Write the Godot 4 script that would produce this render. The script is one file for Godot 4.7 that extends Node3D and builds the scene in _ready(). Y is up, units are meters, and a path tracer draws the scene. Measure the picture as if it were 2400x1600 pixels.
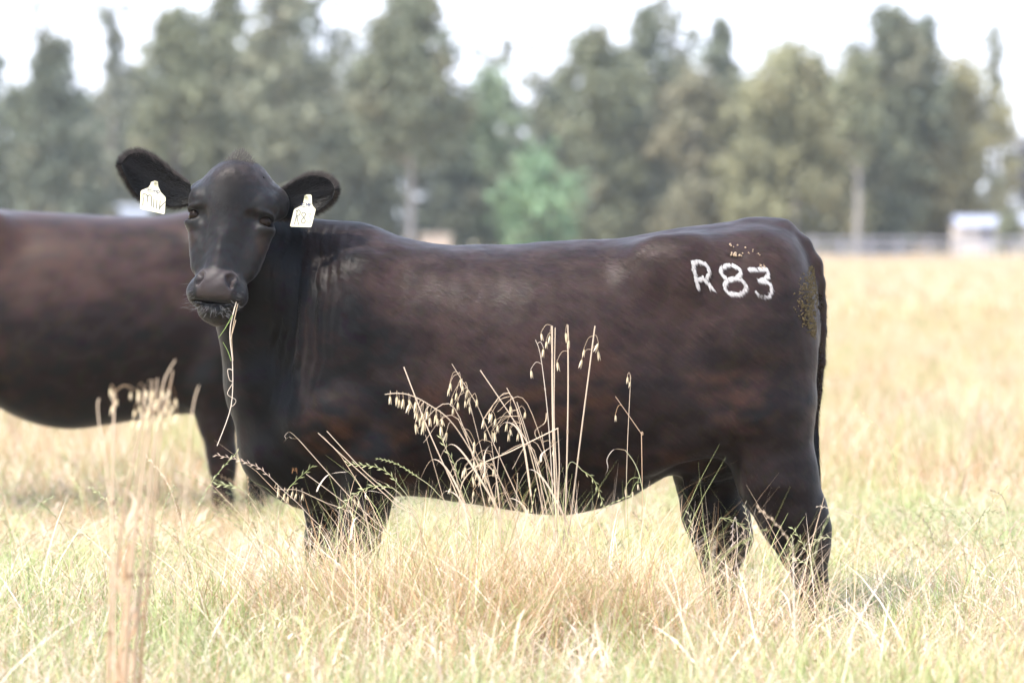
extends Node3D
# A black heifer side-on in long dry grass, a second cow behind her, a blurred belt of trees beyond the paddock.

const LENS := 8900.0          # focal length in pixels of a 2400 x 1600 frame
const EYE := Vector3(0, 1.28, 0)
const TILT := 1.609           # degrees down
const COW_AT := 12.0          # metres to the heifer
const DISP := 1.02041         # measured pixels -> 2400-wide pixels

var rng := RandomNumberGenerator.new()
var noise := FastNoiseLite.new()
var fine_noise := FastNoiseLite.new()

# ---------------------------------------------------------------- naming
func tag(o: Node, label: String, category: String, group := "", kind := "") -> void:
	o.set_meta("label", label)
	o.set_meta("category", category)
	if group: o.set_meta("group", group)
	if kind: o.set_meta("kind", kind)

func numbered(called: String, parent: Node) -> String:
	if not parent.has_node(called): return called
	var k := 1
	while parent.has_node("%s_%03d" % [called, k]): k += 1
	return "%s_%03d" % [called, k]

func base(called: String, at := Vector3.ZERO) -> Node3D:
	var o := Node3D.new()
	o.name = numbered(called, self)
	o.position = at
	add_child(o, true)
	return o

func put(called: String, mesh: Mesh, m: Material, parent: Node = self) -> MeshInstance3D:
	var o := MeshInstance3D.new()
	o.name = numbered(called, parent)
	o.mesh = mesh
	o.material_override = m
	parent.add_child(o, true)
	return o

# ---------------------------------------------------------------- the lens: which point of the place lies behind a pixel at a given distance
func at_px(x: float, y: float, d: float) -> Vector3:
	var v := Vector3((x - 1200.0) / LENS, (800.0 - y) / LENS, -1.0).rotated(Vector3.RIGHT, -deg_to_rad(TILT))
	return EYE + v * (d / -v.z)

# ---------------------------------------------------------------- mesh buffers
class Buf:
	var v := PackedVector3Array()
	var n := PackedVector3Array()
	var c := PackedColorArray()
	var i := PackedInt32Array()
	func tri(a: Vector3, b: Vector3, d: Vector3, na: Vector3, ca: Color, cb: Color) -> void:
		var k := v.size()
		if (d - a).cross(b - a).dot(na) < 0.0:
			var w := a
			a = b; b = w
		v.push_back(a); v.push_back(b); v.push_back(d)
		n.push_back(na); n.push_back(na); n.push_back(na)
		c.push_back(ca); c.push_back(ca); c.push_back(cb)
		i.push_back(k); i.push_back(k + 1); i.push_back(k + 2)
	func quad(a: Vector3, b: Vector3, d: Vector3, e: Vector3, col: Color) -> void:
		var nn := (d - a).cross(b - a)
		nn = nn.normalized() if nn.length() > 1e-12 else Vector3.UP
		var k := v.size()
		v.push_back(a); v.push_back(b); v.push_back(d); v.push_back(e)
		for q in 4: n.push_back(nn); c.push_back(col)
		i.append_array(PackedInt32Array([k, k + 1, k + 2, k, k + 2, k + 3]))
	func normals() -> void:
		n.resize(v.size()); n.fill(Vector3.ZERO)
		for t in range(0, i.size(), 3):
			var a := v[i[t]]
			var nn := (v[i[t + 2]] - a).cross(v[i[t + 1]] - a)
			n[i[t]] += nn; n[i[t + 1]] += nn; n[i[t + 2]] += nn
		for k in n.size(): n[k] = n[k].normalized() if n[k].length() > 1e-14 else Vector3.UP
	func join(o: Buf, t := Transform3D()) -> void:
		var k := v.size()
		for q in o.v.size():
			v.push_back(t * o.v[q]); n.push_back((t.basis * o.n[q]).normalized())
		c.append_array(o.c)
		for q in o.i: i.push_back(q + k)
	func mesh() -> ArrayMesh:
		var a := []
		a.resize(Mesh.ARRAY_MAX)
		a[Mesh.ARRAY_VERTEX] = v; a[Mesh.ARRAY_NORMAL] = n; a[Mesh.ARRAY_COLOR] = c; a[Mesh.ARRAY_INDEX] = i
		var m := ArrayMesh.new()
		m.add_surface_from_arrays(Mesh.PRIMITIVE_TRIANGLES, a)
		return m

func shade(c: Color, k: float) -> Color: return Color(c.r * k, c.g * k, c.b * k)
func jitter(c: Color, k: float) -> Color: return shade(c, rng.randf_range(1.0 - k, 1.0 + k))

# a tube along points, radii ra..rb
func tube(b: Buf, pts: PackedVector3Array, ra: float, rb: float, col: Color, sides := 6, col2 := Color(-1, 0, 0)) -> void:
	var k0 := b.v.size()
	var side := Vector3.ZERO
	for p in pts.size():
		var d := (pts[mini(p + 1, pts.size() - 1)] - pts[maxi(p - 1, 0)]).normalized()
		if side == Vector3.ZERO:
			side = d.cross(Vector3(0.3, 0.2, 1.0)).normalized()
		side = (side - d * side.dot(d)).normalized()
		var up := d.cross(side)
		var f := float(p) / maxf(1.0, pts.size() - 1)
		var r := lerpf(ra, rb, f)
		for s in sides:
			var a := TAU * s / sides
			var o := side * cos(a) + up * sin(a)
			b.v.push_back(pts[p] + o * r); b.n.push_back(o)
			b.c.push_back(col if col2.r < 0 else col.lerp(col2, f))
	for p in pts.size() - 1:
		for s in sides:
			var a := k0 + p * sides + s
			var e := k0 + p * sides + (s + 1) % sides
			b.i.append_array(PackedInt32Array([a, a + sides, e, e, a + sides, e + sides]))

# smooth curve through a few points
func curve(p: PackedVector3Array, per := 6) -> PackedVector3Array:
	var o := PackedVector3Array()
	for k in p.size() - 1:
		var a := p[maxi(k - 1, 0)]
		var e := p[mini(k + 2, p.size() - 1)]
		for s in per:
			o.push_back(p[k].cubic_interpolate(p[k + 1], a, e, float(s) / per))
	o.push_back(p[p.size() - 1])
	return o

func box(b: Buf, c: Vector3, s: Vector3, col: Color, turn := Basis()) -> void:
	var h := s * 0.5
	var ax := [turn.x * h.x, turn.y * h.y, turn.z * h.z]
	for k in 3:
		for sg in [-1.0, 1.0]:
			var u: Vector3 = ax[(k + 1) % 3]
			var w: Vector3 = ax[(k + 2) % 3] * sg
			var o: Vector3 = c + ax[k] * sg
			b.quad(o - u - w, o - u + w, o + u + w, o + u - w, col)

# ---------------------------------------------------------------- bodies: a field of blended shapes, meshed as surface nets
class Field:
	var kind := PackedInt32Array()
	var a := PackedVector3Array()
	var b := PackedVector3Array()
	var ra := PackedFloat32Array()
	var rb := PackedFloat32Array()
	var k := PackedFloat32Array()
	var inv: Array[Basis] = []
	var sub := PackedByteArray()
	var mirror := 1.0
	var lut := PackedFloat32Array()   # trunk profile: top, bottom, half width
	var lut_lo := 0.0
	var lut_hi := 1.0
	const LUT_N := 200
	func add(kd: int, pa: Vector3, pb: Vector3, r1: float, r2: float, kk: float, iv: Basis, s: int) -> void:
		kind.push_back(kd)
		a.push_back(Vector3(pa.x * mirror, pa.y, pa.z)); b.push_back(Vector3(pb.x * mirror, pb.y, pb.z) if kd == 0 else pb)
		ra.push_back(r1); rb.push_back(r2); k.push_back(kk); inv.push_back(iv); sub.push_back(s)
	func cone(pa: Vector3, r1: float, pb: Vector3, r2: float, kk := 0.05, s := 0) -> void:
		add(0, pa, pb, r1, r2, kk, Basis(), s)
	func blob(c: Vector3, r: Vector3, kk := 0.05, turn := Vector3.ZERO, s := 0) -> void:
		var t := Basis.from_euler(Vector3(turn.x, turn.y * mirror, turn.z * mirror) * (PI / 180.0))
		add(1, c, r, minf(r.x, minf(r.y, r.z)), 0.0, kk, t.inverse(), s)
	func trunk(kk := 0.05) -> void:
		add(2, Vector3.ZERO, Vector3.ZERO, 0, 0, kk, Basis(), 0)
	func one(i: int, p: Vector3) -> float:
		var kd := kind[i]
		if kd == 0:
			var pa := p - a[i]
			var ba := b[i] - a[i]
			var h := clampf(pa.dot(ba) / maxf(ba.length_squared(), 1e-9), 0.0, 1.0)
			return (pa - ba * h).length() - lerpf(ra[i], rb[i], h)
		if kd == 1:
			var q := inv[i] * (p - a[i])
			var r := b[i]
			var k0 := (q / r).length()
			var k1 := (q / (r * r)).length()
			return k0 * (k0 - 1.0) / k1 if k1 > 1e-6 else -ra[i]
		var x := p.x * mirror
		var u := clampf((x - lut_lo) / (lut_hi - lut_lo), 0.0, 1.0) * (LUT_N - 1)
		var iu := mini(int(u), LUT_N - 2)
		var f := u - iu
		var top := lerpf(lut[iu * 3], lut[iu * 3 + 3], f)
		var bot := lerpf(lut[iu * 3 + 1], lut[iu * 3 + 4], f)
		var w := lerpf(lut[iu * 3 + 2], lut[iu * 3 + 5], f)
		var mid := lerpf(bot, top, 0.46)
		var hy := (top - mid) if p.y > mid else (mid - bot)
		var ry := absf(p.y - mid) / hy
		var rz := absf(p.z) / w
		var ff := sqrt(sqrt(ry * ry * ry * ry * 0.35 + rz * rz * rz * rz * 0.35 + (ry * ry + rz * rz) * (ry * ry + rz * rz) * 0.65))
		var d := (ff - 1.0) * minf(hy, w)
		if x < lut_lo: d = sqrt(maxf(d, 0.0) ** 2 + (lut_lo - x) ** 2)
		elif x > lut_hi: d = sqrt(maxf(d, 0.0) ** 2 + (x - lut_hi) ** 2)
		return d
	func at(p: Vector3, ids: PackedInt32Array) -> float:
		var d := 9.0
		for i in ids:
			var e := one(i, p)
			var kk := k[i]
			if sub[i]:
				var h := maxf(kk - absf(d + e), 0.0) / kk
				d = maxf(d, -e) + h * h * kk * 0.25
			else:
				var h := maxf(kk - absf(d - e), 0.0) / kk
				d = minf(d, e) - h * h * kk * 0.25
		return d
	func all() -> PackedInt32Array: return PackedInt32Array(range(kind.size()))
	func net(lo: Vector3, hi: Vector3, cell: float) -> Buf:
		var nb := Vector3i(((hi - lo) / (cell * 4.0)).ceil())
		var nx := nb.x * 4 + 1
		var ny := nb.y * 4 + 1
		var nz := nb.z * 4 + 1
		var s := PackedFloat32Array()
		s.resize(nx * ny * nz); s.fill(99.0)
		var vid := PackedInt32Array()
		vid.resize(nx * ny * nz); vid.fill(-1)
		var half := cell * 2.0 * 1.7321
		var blocks: Array[Vector3i] = []
		for bz in nb.z: for by in nb.y: for bx in nb.x:
			var c := lo + Vector3(bx * 4 + 2, by * 4 + 2, bz * 4 + 2) * cell
			var ids := PackedInt32Array()
			var near := 9.0
			for i in kind.size():
				var e := one(i, c)
				if e < half * 1.7 + k[i] * 0.5:
					ids.push_back(i)
				if not sub[i]: near = minf(near, e)
			if ids.is_empty() or near > half * 1.7: continue
			var dc := at(c, ids)
			if absf(dc) > half * 1.7: continue
			blocks.push_back(Vector3i(bx, by, bz))
			for z in 5: for y in 5: for x in 5:
				var q := (bx * 4 + x) + nx * ((by * 4 + y) + ny * (bz * 4 + z))
				if s[q] > 50.0:
					s[q] = at(lo + Vector3(bx * 4 + x, by * 4 + y, bz * 4 + z) * cell, ids)
		var o := Buf.new()
		var step := PackedInt32Array([0, 1, nx, nx + 1, nx * ny, nx * ny + 1, nx * ny + nx, nx * ny + nx + 1])
		var edges := [[0, 1], [2, 3], [4, 5], [6, 7], [0, 2], [1, 3], [4, 6], [5, 7], [0, 4], [1, 5], [2, 6], [3, 7]]
		var cells := PackedInt32Array()
		for bk in blocks:
			for z in 4: for y in 4: for x in 4:
				var cx := bk.x * 4 + x
				var cy := bk.y * 4 + y
				var cz := bk.z * 4 + z
				var q := cx + nx * (cy + ny * cz)
				var inside := 0
				for e in 8:
					if s[q + step[e]] < 0.0: inside += 1
				if inside == 0 or inside == 8: continue
				var sum := Vector3.ZERO
				var cnt := 0
				for e in edges:
					var s0 := s[q + step[e[0]]]
					var s1 := s[q + step[e[1]]]
					if (s0 < 0.0) != (s1 < 0.0):
						var t := s0 / (s0 - s1)
						var e0: int = e[0]
						var e1: int = e[1]
						sum += Vector3(e0 & 1, (e0 >> 1) & 1, e0 >> 2).lerp(Vector3(e1 & 1, (e1 >> 1) & 1, e1 >> 2), t)
						cnt += 1
				vid[q] = o.v.size()
				o.v.push_back(lo + (Vector3(cx, cy, cz) + sum / cnt) * cell)
				cells.push_back(q)
		var ax := [[1, nx, nx * ny], [nx, nx * ny, 1], [nx * ny, 1, nx]]
		for q in cells:
			for e in ax:
				var s0 := s[q]
				var s1 := s[q + e[0]]
				if (s0 < 0.0) == (s1 < 0.0): continue
				var q1: int = q - e[1]
				var q2: int = q - e[2]
				var q3: int = q - e[1] - e[2]
				if q3 < 0 or vid[q1] < 0 or vid[q2] < 0 or vid[q3] < 0: continue
				if s0 < 0.0:
					o.i.append_array(PackedInt32Array([vid[q3], vid[q2], vid[q], vid[q3], vid[q], vid[q1]]))
				else:
					o.i.append_array(PackedInt32Array([vid[q3], vid[q], vid[q2], vid[q3], vid[q1], vid[q]]))
		return o

# ---------------------------------------------------------------- _ready
func _ready() -> void:
	rng.seed = 11
	noise.seed = 4; noise.frequency = 1.0; noise.fractal_octaves = 3
	fine_noise.seed = 9; fine_noise.frequency = 1.0; fine_noise.fractal_octaves = 2
	camera_and_light()
	ground()
	field_grass()
	tree_belt()
	far_buildings()
	cows()
	stalks()

func camera_and_light() -> void:
	var cam := Camera3D.new()
	cam.name = "camera"
	var at := CameraAttributesPhysical.new()
	at.frustum_focal_length = 12.0 * LENS / 800.0
	at.frustum_focus_distance = 11.75
	at.frustum_near = 0.1
	at.frustum_far = 4000.0
	at.exposure_aperture = 2.6
	cam.attributes = at
	cam.position = EYE
	cam.rotation_degrees = Vector3(-TILT, 0, 0)
	cam.near = 0.1
	cam.far = 4000.0
	add_child(cam)
	cam.current = true
	var sky := ProceduralSkyMaterial.new()
	sky.sky_top_color = Color(0.72, 0.80, 0.93)
	sky.sky_horizon_color = Color(0.93, 0.95, 1.0)
	sky.sky_curve = 0.18
	sky.ground_bottom_color = Color(0.62, 0.58, 0.45)
	sky.ground_horizon_color = Color(0.80, 0.78, 0.70)
	sky.energy_multiplier = 1.1
	var e := Environment.new()
	e.background_mode = Environment.BG_SKY
	e.sky = Sky.new()
	e.sky.sky_material = sky
	e.tonemap_mode = Environment.TONE_MAPPER_LINEAR
	e.fog_enabled = true
	e.fog_density = 0.00028
	e.fog_light_color = Color(0.90, 0.92, 0.93)
	e.tonemap_exposure = 2.75
	e.sdfgi_enabled = true
	e.ssao_enabled = true
	e.ssil_enabled = true
	var we := WorldEnvironment.new()
	we.name = "daylight_sky"
	we.environment = e
	add_child(we)
	var sun := DirectionalLight3D.new()
	sun.name = "sun"
	sun.light_energy = 1.0
	sun.light_color = Color(1.0, 0.965, 0.92)
	sun.light_angular_distance = 4.0
	sun.shadow_enabled = true
	add_child(sun)
	sun.look_at_from_position(Vector3(-0.42, 0.80, 0.30) * 50.0, Vector3.ZERO, Vector3.UP)

func matte(rough := 0.9, spec := 0.3) -> StandardMaterial3D:
	var m := StandardMaterial3D.new()
	m.vertex_color_use_as_albedo = true
	m.roughness = rough
	m.metallic_specular = spec
	return m

# ---------------------------------------------------------------- ground and grass
func ground() -> void:
	var b := Buf.new()
	var rows := PackedFloat32Array([40, 2, -6, -9, -12, -16, -24, -40, -70, -120, -200, -320, -600, -1500, -3500])
	for r in rows.size():
		for c in 41:
			var z := rows[r]
			var x := (c - 20) / 20.0 * (30.0 + maxf(0.0, -z) * 0.9)
			b.v.push_back(Vector3(x, 0, z))
			b.c.push_back(Color(1, 1, 1))
	for r in rows.size() - 1:
		for c in 40:
			var q := r * 41 + c
			b.i.append_array(PackedInt32Array([q, q + 41, q + 1, q + 1, q + 41, q + 42]))
	b.n.resize(b.v.size()); b.n.fill(Vector3.UP)
	var n := FastNoiseLite.new()
	n.seed = 3; n.frequency = 0.02; n.fractal_octaves = 5
	var ramp := Gradient.new()
	ramp.offsets = PackedFloat32Array([0.0, 0.4, 0.6, 1.0])
	ramp.colors = PackedColorArray([Color(0.36, 0.29, 0.18).linear_to_srgb(), Color(0.50, 0.40, 0.25).linear_to_srgb(), Color(0.58, 0.48, 0.32).linear_to_srgb(), Color(0.40, 0.40, 0.20).linear_to_srgb()])
	var t := NoiseTexture2D.new()
	t.width = 512; t.height = 512; t.seamless = true; t.noise = n; t.color_ramp = ramp
	var m := StandardMaterial3D.new()
	m.albedo_texture = t
	m.uv1_triplanar = true; m.uv1_world_triplanar = true
	m.uv1_scale = Vector3(0.23, 0.23, 0.23)
	m.roughness = 1.0
	m.metallic_specular = 0.1
	var o := put("ground", b.mesh(), m)
	tag(o, "dry straw coloured paddock ground under the long grass", "ground", "", "structure")

# one ribbon blade: leaves its root, leans and droops
func blade(b: Buf, root: Vector3, az: float, lean: float, droop: float, length: float, width: float, c0: Color, c1: Color, segs := 4) -> Vector3:
	var d := Vector3(cos(az), 0, sin(az))
	var flat := Vector3(-d.z, 0, d.x).rotated(Vector3.UP, rng.randf_range(-0.7, 0.7))
	var p := root
	var ang := lean
	var k0 := b.v.size()
	for s in segs + 1:
		var f := float(s) / segs
		var dir := Vector3.UP * cos(ang) + d * sin(ang)
		var w := width * 0.5 * (1.0 - f * f * 0.9)
		var nn := flat.cross(dir).normalized()
		b.v.push_back(p - flat * w); b.v.push_back(p + flat * w)
		b.n.push_back(nn); b.n.push_back(nn)
		var c := c0.lerp(c1, f)
		b.c.push_back(c); b.c.push_back(c)
		p += dir * (length / segs)
		ang += droop / segs
	for s in segs:
		var q := k0 + s * 2
		b.i.append_array(PackedInt32Array([q, q + 2, q + 1, q + 1, q + 2, q + 3]))
	return p

func seed_spike(b: Buf, pts: PackedVector3Array, col: Color, size: float) -> void:
	# ryegrass: flat spikelets alternate up the two sides of the upper stem
	var k := 0
	var acc := 0.0
	for p in pts.size() - 1:
		var a := pts[p]
		var e := pts[p + 1]
		acc += a.distance_to(e)
		if acc < size * 0.55: continue
		acc = 0.0
		var d := (e - a).normalized()
		var side := d.cross(Vector3(0.25, 0.1, 1)).normalized() * (1.0 if k % 2 == 0 else -1.0)
		k += 1
		var tip := a + (d * 0.88 + side * 0.48) * size
		var w := d.cross(side).normalized() * size * 0.12
		var mid := a.lerp(tip, 0.5)
		var out := side * size * 0.10
		var c := jitter(col, 0.18)
		b.quad(a, mid + out + w * 0.3, tip, mid - out + w, c)
		b.quad(a, mid + w + out, tip, mid - w - out * 0.2, c)

const STRAW := Color(0.56, 0.43, 0.300)
const PALE := Color(0.72, 0.61, 0.50)
const RUST := Color(0.50, 0.31, 0.17)
const GREEN := Color(0.24, 0.33, 0.11)
const LIME := Color(0.42, 0.46, 0.21)

func dry_color() -> Color:
	var r := rng.randf()
	if r < 0.48: return jitter(STRAW, 0.25)
	if r < 0.76: return jitter(PALE, 0.2)
	if r < 0.93: return jitter(LIME, 0.2)
	return jitter(RUST, 0.2)

func clump_dry(n: int, radius: float, lmin: float, lmax: float, width: float) -> ArrayMesh:
	var b := Buf.new()
	for k in n:
		var a := rng.randf() * TAU
		var r := sqrt(rng.randf()) * radius
		var c := dry_color()
		blade(b, Vector3(cos(a) * r, 0, sin(a) * r), rng.randf() * TAU, rng.randf_range(0.05, 0.75), rng.randf_range(0.1, 1.7), rng.randf_range(lmin, lmax), width * rng.randf_range(0.6, 1.4), c, jitter(c, 0.1), 5)
	return b.mesh()

func clump_tangle(n: int, radius: float) -> ArrayMesh:
	var b := Buf.new()
	for k in n:
		var a := rng.randf() * TAU
		var r := sqrt(rng.randf()) * radius
		var c := dry_color()
		blade(b, Vector3(cos(a) * r, rng.randf_range(0.0, 0.17), sin(a) * r), rng.randf() * TAU, rng.randf_range(0.8, 1.6), rng.randf_range(-0.5, 0.6), rng.randf_range(0.12, 0.34), 0.0024 * rng.randf_range(0.6, 1.5), c, c, 4)
	return b.mesh()

func clump_green(n: int, radius: float) -> ArrayMesh:
	var b := Buf.new()
	for k in n:
		var a := rng.randf() * TAU
		var r := sqrt(rng.randf()) * radius
		var c := jitter(GREEN.lerp(LIME, rng.randf()), 0.2)
		blade(b, Vector3(cos(a) * r, 0, sin(a) * r), rng.randf() * TAU, rng.randf_range(0.0, 0.45), rng.randf_range(0.0, 1.0), rng.randf_range(0.10, 0.30), 0.0032 * rng.randf_range(0.6, 1.4), c, c.lerp(LIME, 0.4), 4)
	return b.mesh()

func clump_leaf(n: int, radius: float) -> ArrayMesh:
	var b := Buf.new()
	for k in n:
		var a := rng.randf() * TAU
		var r := sqrt(rng.randf()) * radius
		var c := jitter(PALE.lerp(RUST, rng.randf() * 0.55), 0.15)
		blade(b, Vector3(cos(a) * r, rng.randf_range(0.0, 0.16), sin(a) * r), rng.randf() * TAU, rng.randf_range(0.1, 1.0), rng.randf_range(0.8, 3.6), rng.randf_range(0.12, 0.30), 0.007 * rng.randf_range(0.6, 1.4), c, jitter(c, 0.1), 8)
	return b.mesh()

func clump_rye(n: int, radius: float) -> ArrayMesh:
	var b := Buf.new()
	for k in n:
		var a := rng.randf() * TAU
		var r := sqrt(rng.randf()) * radius
		var root := Vector3(cos(a) * r, 0, sin(a) * r)
		var green := rng.randf() < 0.6
		var c := jitter(LIME.lerp(GREEN, 0.3) if green else STRAW, 0.2)
		var d := Vector3(rng.randf_range(-1, 1), 0, rng.randf_range(-1, 1)).normalized()
		var h := rng.randf_range(0.30, 0.52)
		var lean := rng.randf_range(0.05, 0.5)
		var p := curve(PackedVector3Array([root, root + Vector3.UP * h * 0.5 + d * h * lean * 0.3, root + Vector3.UP * h * 0.85 + d * h * lean * 0.8, root + Vector3.UP * h * rng.randf_range(0.85, 1.05) + d * h * (lean * 1.2 + 0.1)]), 9)
		tube(b, p, 0.0010, 0.0006, c, 3)
		seed_spike(b, p.slice(int(p.size() * 0.55)), c.lerp(PALE, 0.35), 0.015)
	return b.mesh()

func scatter(called: String, label: String, meshes: Array, m: Material, d0: float, d1: float, per_m2: float, smin: float, smax: float, mask := 0.0, margin := 1.1, tint := 0.2) -> void:
	var spots: Array = []
	for k in meshes.size(): spots.append([])
	# rows of even area along the wedge that the lens can see, with room to the sides
	var d := d0
	while d < d1:
		var step := maxf(0.1, d * 0.012)
		var half := 0.135 * d + margin
		var want := per_m2 * step * half * 2.0
		var cnt := int(want) + (1 if rng.randf() < want - int(want) else 0)
		for k in cnt:
			var p := Vector3(rng.randf_range(-half, half), 0, -(d + rng.randf() * step))
			if mask != 0.0:
				var g := noise.get_noise_2d(p.x * 0.9 + 31.0, p.z * 0.5)
				if g * signf(mask) < absf(mask) - 0.5 + rng.randf() * 0.25: continue
			var sc := rng.randf_range(smin, smax)
			# shorter, trampled grass where the heifer has been standing
			var worn := minf(clampf(Vector2((p.x - 0.75) / 0.65, (p.z + 11.7) / 1.7).length(), 0.27, 1.0), lerpf(1.0, 0.6, smoothstep(11.8, 13.0, -p.z))) if d1 < 20.0 else 1.0
			var t := Transform3D(Basis(Vector3.UP, rng.randf() * TAU).scaled(Vector3(sc, sc * worn * rng.randf_range(0.8, 1.15), sc)), p)
			spots[rng.randi() % meshes.size()].append(t)
		d += step
	for k in meshes.size():
		if spots[k].is_empty(): continue
		var mm := MultiMesh.new()
		mm.transform_format = MultiMesh.TRANSFORM_3D
		mm.use_colors = true
		mm.mesh = meshes[k]
		mm.instance_count = spots[k].size()
		for q in spots[k].size():
			mm.set_instance_transform(q, spots[k][q])
			var o: Vector3 = spots[k][q].origin
			var warm := noise.get_noise_2d(o.x * 0.35 + 7.0, o.z * 0.2 + 3.0)
			var c := Color(1.0 + 0.08 * warm, 1.0 - 0.02 * absf(warm), 1.0 - 0.10 * warm) if d0 < 16.0 else Color(1.0 + 0.07 * warm, 0.975, 0.96 - 0.08 * warm)
			mm.set_instance_color(q, shade(c, rng.randf_range(1.0 - tint, 1.0 + tint * 0.6) * (0.9 if d0 > 16.0 else 1.0)))
		var o := MultiMeshInstance3D.new()
		o.name = numbered(called, self)
		o.multimesh = mm
		o.material_override = m
		add_child(o, true)
		tag(o, label, "grass", "", "stuff")

# the tall old growth round the foot of the oats and before the forelegs
func tussocks(m: Material) -> void:
	var kinds := [clump_dry(9, 0.09, 0.45, 0.78, 0.0016), clump_dry(44, 0.10, 0.26, 0.56, 0.0022), clump_dry(36, 0.12, 0.22, 0.50, 0.0026), clump_leaf(9, 0.12)]
	for k in kinds.size():
		var mm := MultiMesh.new()
		mm.transform_format = MultiMesh.TRANSFORM_3D
		mm.use_colors = true
		mm.mesh = kinds[k]
		mm.instance_count = [34, 170, 160, 80][k]
		for q in mm.instance_count:
			var c := Vector3(0.10, 0, -11.05)
			var wide := Vector2(0.33, 0.20)
			if q % 4 == 1:
				c = Vector3(-0.50, 0, -11.35); wide = Vector2(0.20, 0.12)
			elif q % 4 == 2:
				c = Vector3(-0.15, 0, -11.2); wide = Vector2(0.28, 0.16)
			var p := c + Vector3(rng.randfn() * wide.x, 0, rng.randfn() * wide.y)
			var sc := rng.randf_range(0.85, 1.3)
			mm.set_instance_transform(q, Transform3D(Basis(Vector3.UP, rng.randf() * TAU).scaled(Vector3(sc, sc * rng.randf_range(0.8, 1.05), sc)), p))
			mm.set_instance_color(q, shade(Color(1.06, 1.02, 0.99), rng.randf_range(0.85, 1.15)))
		var o := MultiMeshInstance3D.new()
		o.name = numbered("tussock_grass", self)
		o.multimesh = mm
		o.material_override = m
		add_child(o, true)
		tag(o, "tall tangled dry grass round the foot of the wild oats", "grass", "", "stuff")

func field_grass() -> void:
	var m := matte(0.75, 0.35)
	m.cull_mode = BaseMaterial3D.CULL_DISABLED
	m.backlight_enabled = true
	m.backlight = Color(0.55, 0.55, 0.5)
	var dry := [clump_dry(36, 0.14, 0.14, 0.40, 0.0026), clump_dry(30, 0.13, 0.18, 0.46, 0.0022), clump_dry(40, 0.16, 0.10, 0.32, 0.0028)]
	scatter("dry_grass", "long dry straw grass standing round both cows", dry, m, 8.7, 17.0, 42, 0.75, 1.1)
	scatter("tangled_grass", "fallen tangle of pale dry grass stems under the heifer", [clump_tangle(30, 0.17), clump_tangle(26, 0.16)], m, 8.7, 17.0, 40, 0.8, 1.2)
	scatter("green_grass", "short fresh green grass growing through the dry straw", [clump_green(26, 0.10), clump_green(20, 0.12)], m, 8.7, 17.0, 75, 0.8, 1.35, 0.31)
	tussocks(m)
	scatter("curled_leaf_litter", "curled broad dry grass leaves among the stems", [clump_leaf(6, 0.14), clump_leaf(5, 0.15)], m, 8.7, 17.0, 11, 0.8, 1.2)
	scatter("ryegrass", "thin ryegrass seed heads standing over the dry grass", [clump_rye(4, 0.13), clump_rye(3, 0.15), clump_rye(5, 0.12)], m, 9.2, 17.0, 11, 0.75, 1.15)
	var coarse := [clump_dry(6, 0.12, 0.34, 0.66, 0.0042), clump_dry(5, 0.14, 0.30, 0.58, 0.0050)]
	scatter("coarse_straw", "coarse pale straws poking out of the dry grass", coarse, m, 9.3, 12.6, 9, 0.75, 1.15, 0.0, 0.6)
	scatter("fence_line_weeds", "rough tall dry growth along the foot of the fence", [clump_dry(40, 0.6, 0.3, 0.9, 0.03), clump_green(60, 0.5)], m, 158.0, 168.0, 0.16, 0.8, 1.5, 0.0, 5.0)
	var mid := [clump_dry(40, 0.20, 0.16, 0.42, 0.005), clump_dry(36, 0.22, 0.14, 0.46, 0.0045)]
	scatter("paddock_grass", "blurred dry grass of the open paddock behind the cows", mid, m, 17.0, 50.0, 22, 0.65, 0.95, 0.0, 2.0)
	scatter("paddock_green_grass", "blurred green patches in the dry paddock behind the cows", [clump_green(40, 0.2)], m, 17.0, 60.0, 11, 0.9, 1.3, 0.5, 2.0)
	var far := [clump_dry(44, 0.55, 0.16, 0.42, 0.014), clump_dry(40, 0.6, 0.14, 0.40, 0.013)]
	scatter("far_grass", "pale dry grass of the far paddock up to the fence", far, m, 50.0, 205.0, 3.6, 0.8, 1.15, 0.0, 5.0)

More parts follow.
